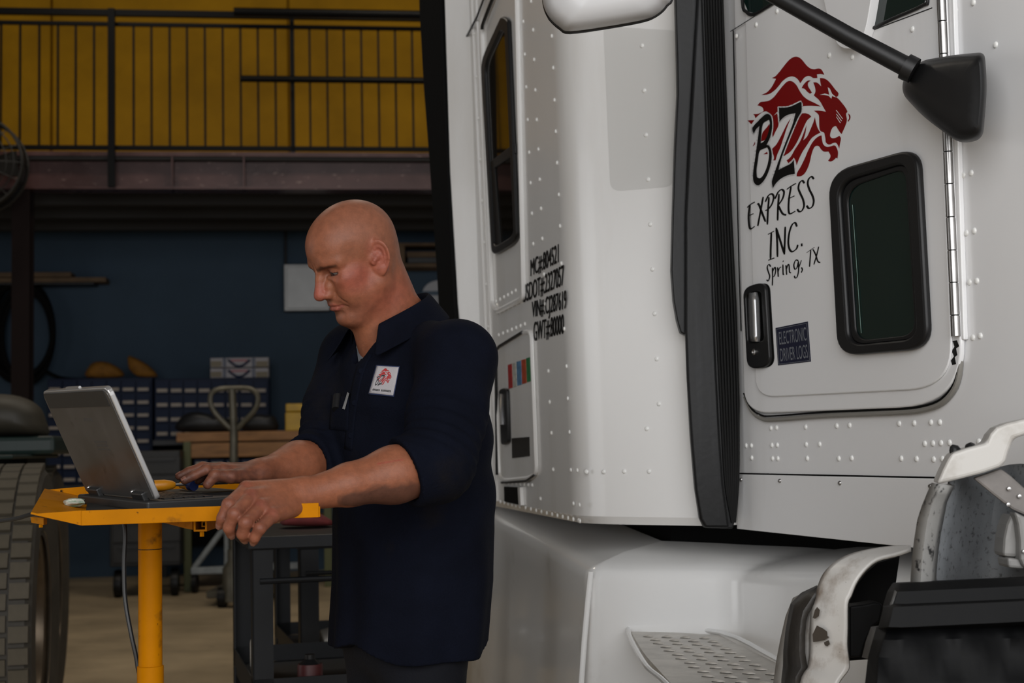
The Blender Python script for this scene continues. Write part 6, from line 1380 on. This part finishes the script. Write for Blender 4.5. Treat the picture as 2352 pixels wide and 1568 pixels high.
def on_shirt(x, y, o=0.0):
    r = ray(x, y).normalized(); h = tree.ray_cast(CAM, r)
    return None if h[0] is None else h[0] - r * o
def cloth_patch(name, quad, o, m, parent, n=10, thick=0.0015):
    B = bil(quad); rows_ = []
    for j in range(n + 1): rows_.append([on_shirt(*B(i / n, j / n), o) for i in range(n + 1)])
    q = MB(); q.grid(rows_); ob = q.build(name, m, parent, True)
    if thick: solid(ob, thick, 0)
    return ob
pq = [(866, 840), (916, 843), (903, 908), (848, 902)]
cloth_patch('name_patch_border', [(864, 838), (918, 841), (905, 911), (846, 905)], 0.003, mat('patch_edge_blue', (0.012, 0.022, 0.07), 0.8), shirt)
patch = cloth_patch('name_patch', pq, 0.0045, mat('patch_white', (0.36, 0.34, 0.35), 0.8, bump=0.2, bump_scale=500), shirt)
PB = bil(pq)
def patch_pt(x, y, o=0.0): return on_shirt(*PB(0.10 + (x - 220) / 935.0 * 0.68, 0.06 + (y - 190) / 1190.0 * 0.66), 0.0058 + o)
def logo_patch(fn):
    logo(lambda x, y, d: fn(x, y, d), mat('patch_red', (0.33, 0.02, 0.02), 0.7), MATS['patch_white'], mat('patch_black', (0.02, 0.02, 0.02), 0.7), patch, 0.0004, ('patch_lion', 'patch_outline', 'patch_letters'))
logo_patch(patch_pt)
q = MB(); text_quad(q, 'EXPRESS SERVICE INC', [PB(0.08, 0.80), PB(0.90, 0.82), PB(0.90, 0.92), PB(0.08, 0.90)], lambda x, y: on_shirt(x, y, 0.006)) if False else None
q = MB()
for k in range(15):
    a0 = 0.10 + k * 0.052
    if k == 6: continue
    q.flat([on_shirt(*PB(a0, 0.83), 0.006), on_shirt(*PB(a0 + 0.036, 0.83), 0.006), on_shirt(*PB(a0 + 0.036, 0.90), 0.006), on_shirt(*PB(a0, 0.90), 0.006)])
q.build('patch_small_print', MATS['patch_black'], patch, fix=False)
# placket and buttons
pl_ = [(846, 806), (832, 832), (822, 862), (814, 900), (808, 940), (803, 985), (799, 1030)]
rows_ = []
for x, y in [tuple(p) for p in catmull([Vector(p) for p in pl_], 4)]: rows_.append([on_shirt(x - 9 + k * 4.5, y + k * 1.5, 0.002 + 0.0012 * math.sin(math.pi * k / 4)) for k in range(5)])
rows_ = [r for r in rows_ if all(p is not None for p in r)]
q = MB(); q.grid(rows_); solid(q.build('placket', M_shirt, shirt, True), 0.002, 1)
for x, y in ((830, 852), (815, 925), (806, 1000)):
    p = on_shirt(x, y, 0.004)
    MB().lathe([(0.0042, -0.001), (0.0055, 0.001), (0.004, 0.0014), (0.0001, 0.001)], 14, Matrix.Translation(p) @ (CAM - p).to_track_quat('Z', 'Y').to_matrix().to_4x4(), False).build('button', M_shirt, shirt, True)
# breast pocket with pen
cloth_patch('breast_pocket', [(762, 908), (802, 912), (800, 990), (757, 985)], 0.002, M_shirt, shirt, 8, 0.003)
a = on_shirt(786, 938, 0.006); b = on_shirt(798, 900, 0.006); MB().prism([a, on_shirt(792, 940, 0.006), on_shirt(802, 903, 0.007), b], ray(790, 920).normalized() * -0.003).build('pen_clip', mat('clip_white', (0.2, 0.2, 0.2), 0.4), shirt)
MB().tube([on_shirt(772, 940, 0.008), on_shirt(776, 908, 0.010)], 0.009, 10).build('pen_pouch', M_plastic, shirt, True)
# undershirt
MB().prism([Vector(bw(0.072, 0.040, ZN - 0.085)), Vector(bw(0.078, -0.030, ZN - 0.085)), Vector(bw(0.070, -0.036, ZN - 0.045)), Vector(bw(0.064, 0.040, ZN - 0.045))], Vector(bf) * -0.012).build('undershirt', mat('grey_undershirt', (0.11, 0.115, 0.125), 0.9), shirt)
# collar: stand and folded leaf swept round the neck
rows_ = [[], [], [], [], [], []]
na = 40
axis_t = nkT; lean_f = 0.028
for i in range(na + 1):
    al = math.radians(46 + (314 - 46) * i / na); ca, sa = math.cos(al), math.sin(al); bk_ = (1 - ca) / 2
    ztop = ZN - 0.030 + 0.092 * bk_ ** 0.85; rr0 = 0.070 + 0.004 * abs(sa)
    cx = 0.022 - 0.012 * bk_
    def rp_(r, z): return Vector(bw(cx + r * ca * 1.0, r * sa * 1.04, z))
    tip = max(0.0, 1 - min(i, na - i) / 7.0)
    rows_[0].append(rp_(rr0 + 0.002, ztop - 0.045)); rows_[1].append(rp_(rr0, ztop - 0.006)); rows_[2].append(rp_(rr0 + 0.004, ztop)); rows_[3].append(rp_(rr0 + 0.010, ztop - 0.006))
    rows_[4].append(rp_(rr0 + 0.026 + 0.008 * abs(sa), ztop - 0.032 - 0.010 * tip)); rows_[5].append(rp_(rr0 + 0.037 + 0.016 * abs(sa) + 0.008 * tip, ztop - 0.050 - 0.022 * tip))
q = MB(); q.grid(rows_); cl_ = q.build('collar', M_shirt, shirt, True, 80); solid(cl_, 0.0028, 0); subsurf(cl_, 1)
# ---- trousers and boots -----------------------------------------
M_trs = mat('navy_trousers', (0.0042, 0.005, 0.009), 0.85, spec=0.2, var=0.4, var_scale=7, bump=0.2, bump_scale=200)
def legs_sdf(W):
    hip = bw(-0.012, 0, 0.86); d = ell(cols((W - hip) @ np.stack([bf, bl, bz]).T), (0, 0, 0), (0.115, 0.145, 0.12))
    for s in (1, -1):
        h = bw(-0.012, 0.078 * s, 0.84); k = bw(-0.005 + 0.03 * s, 0.105 * s, 0.46); a = bw(-0.05 + 0.04 * s, 0.11 * s, 0.09)
        d = smin(d, chain(W, [h, k, a], [0.084, 0.074, 0.062], 0.03), 0.04)
    d = d + 0.004 * wob(W, 30, 12)
    return np.maximum(d, 0.035 - W[:, 2])
TV, TF = surface_nets(legs_sdf, (-0.62, 2.45, 0.0), (0.16, 3.25, 1.02), 0.010, 24, 1.6)
np_mesh('trousers', TV, TF, M_trs, person)
def boots_sdf(W):
    d = None
    for s in (1, -1):
        a = bw(-0.05 + 0.04 * s, 0.11 * s, 0.06); t = bw(0.11 + 0.04 * s, 0.125 * s, 0.035)
        e = smin(cone(W, a, t, 0.046, 0.038), cone(W, a, a + bz * 0.1, 0.046, 0.05), 0.02); d = e if d is None else np.minimum(d, e)
    return np.maximum(d, 0.001 - W[:, 2])
TV, TF = surface_nets(boots_sdf, (-0.72, 2.40, -0.02), (0.16, 3.25, 0.24), 0.008, 16, 1.6)
np_mesh('boots', TV, TF, M_rubber, person)
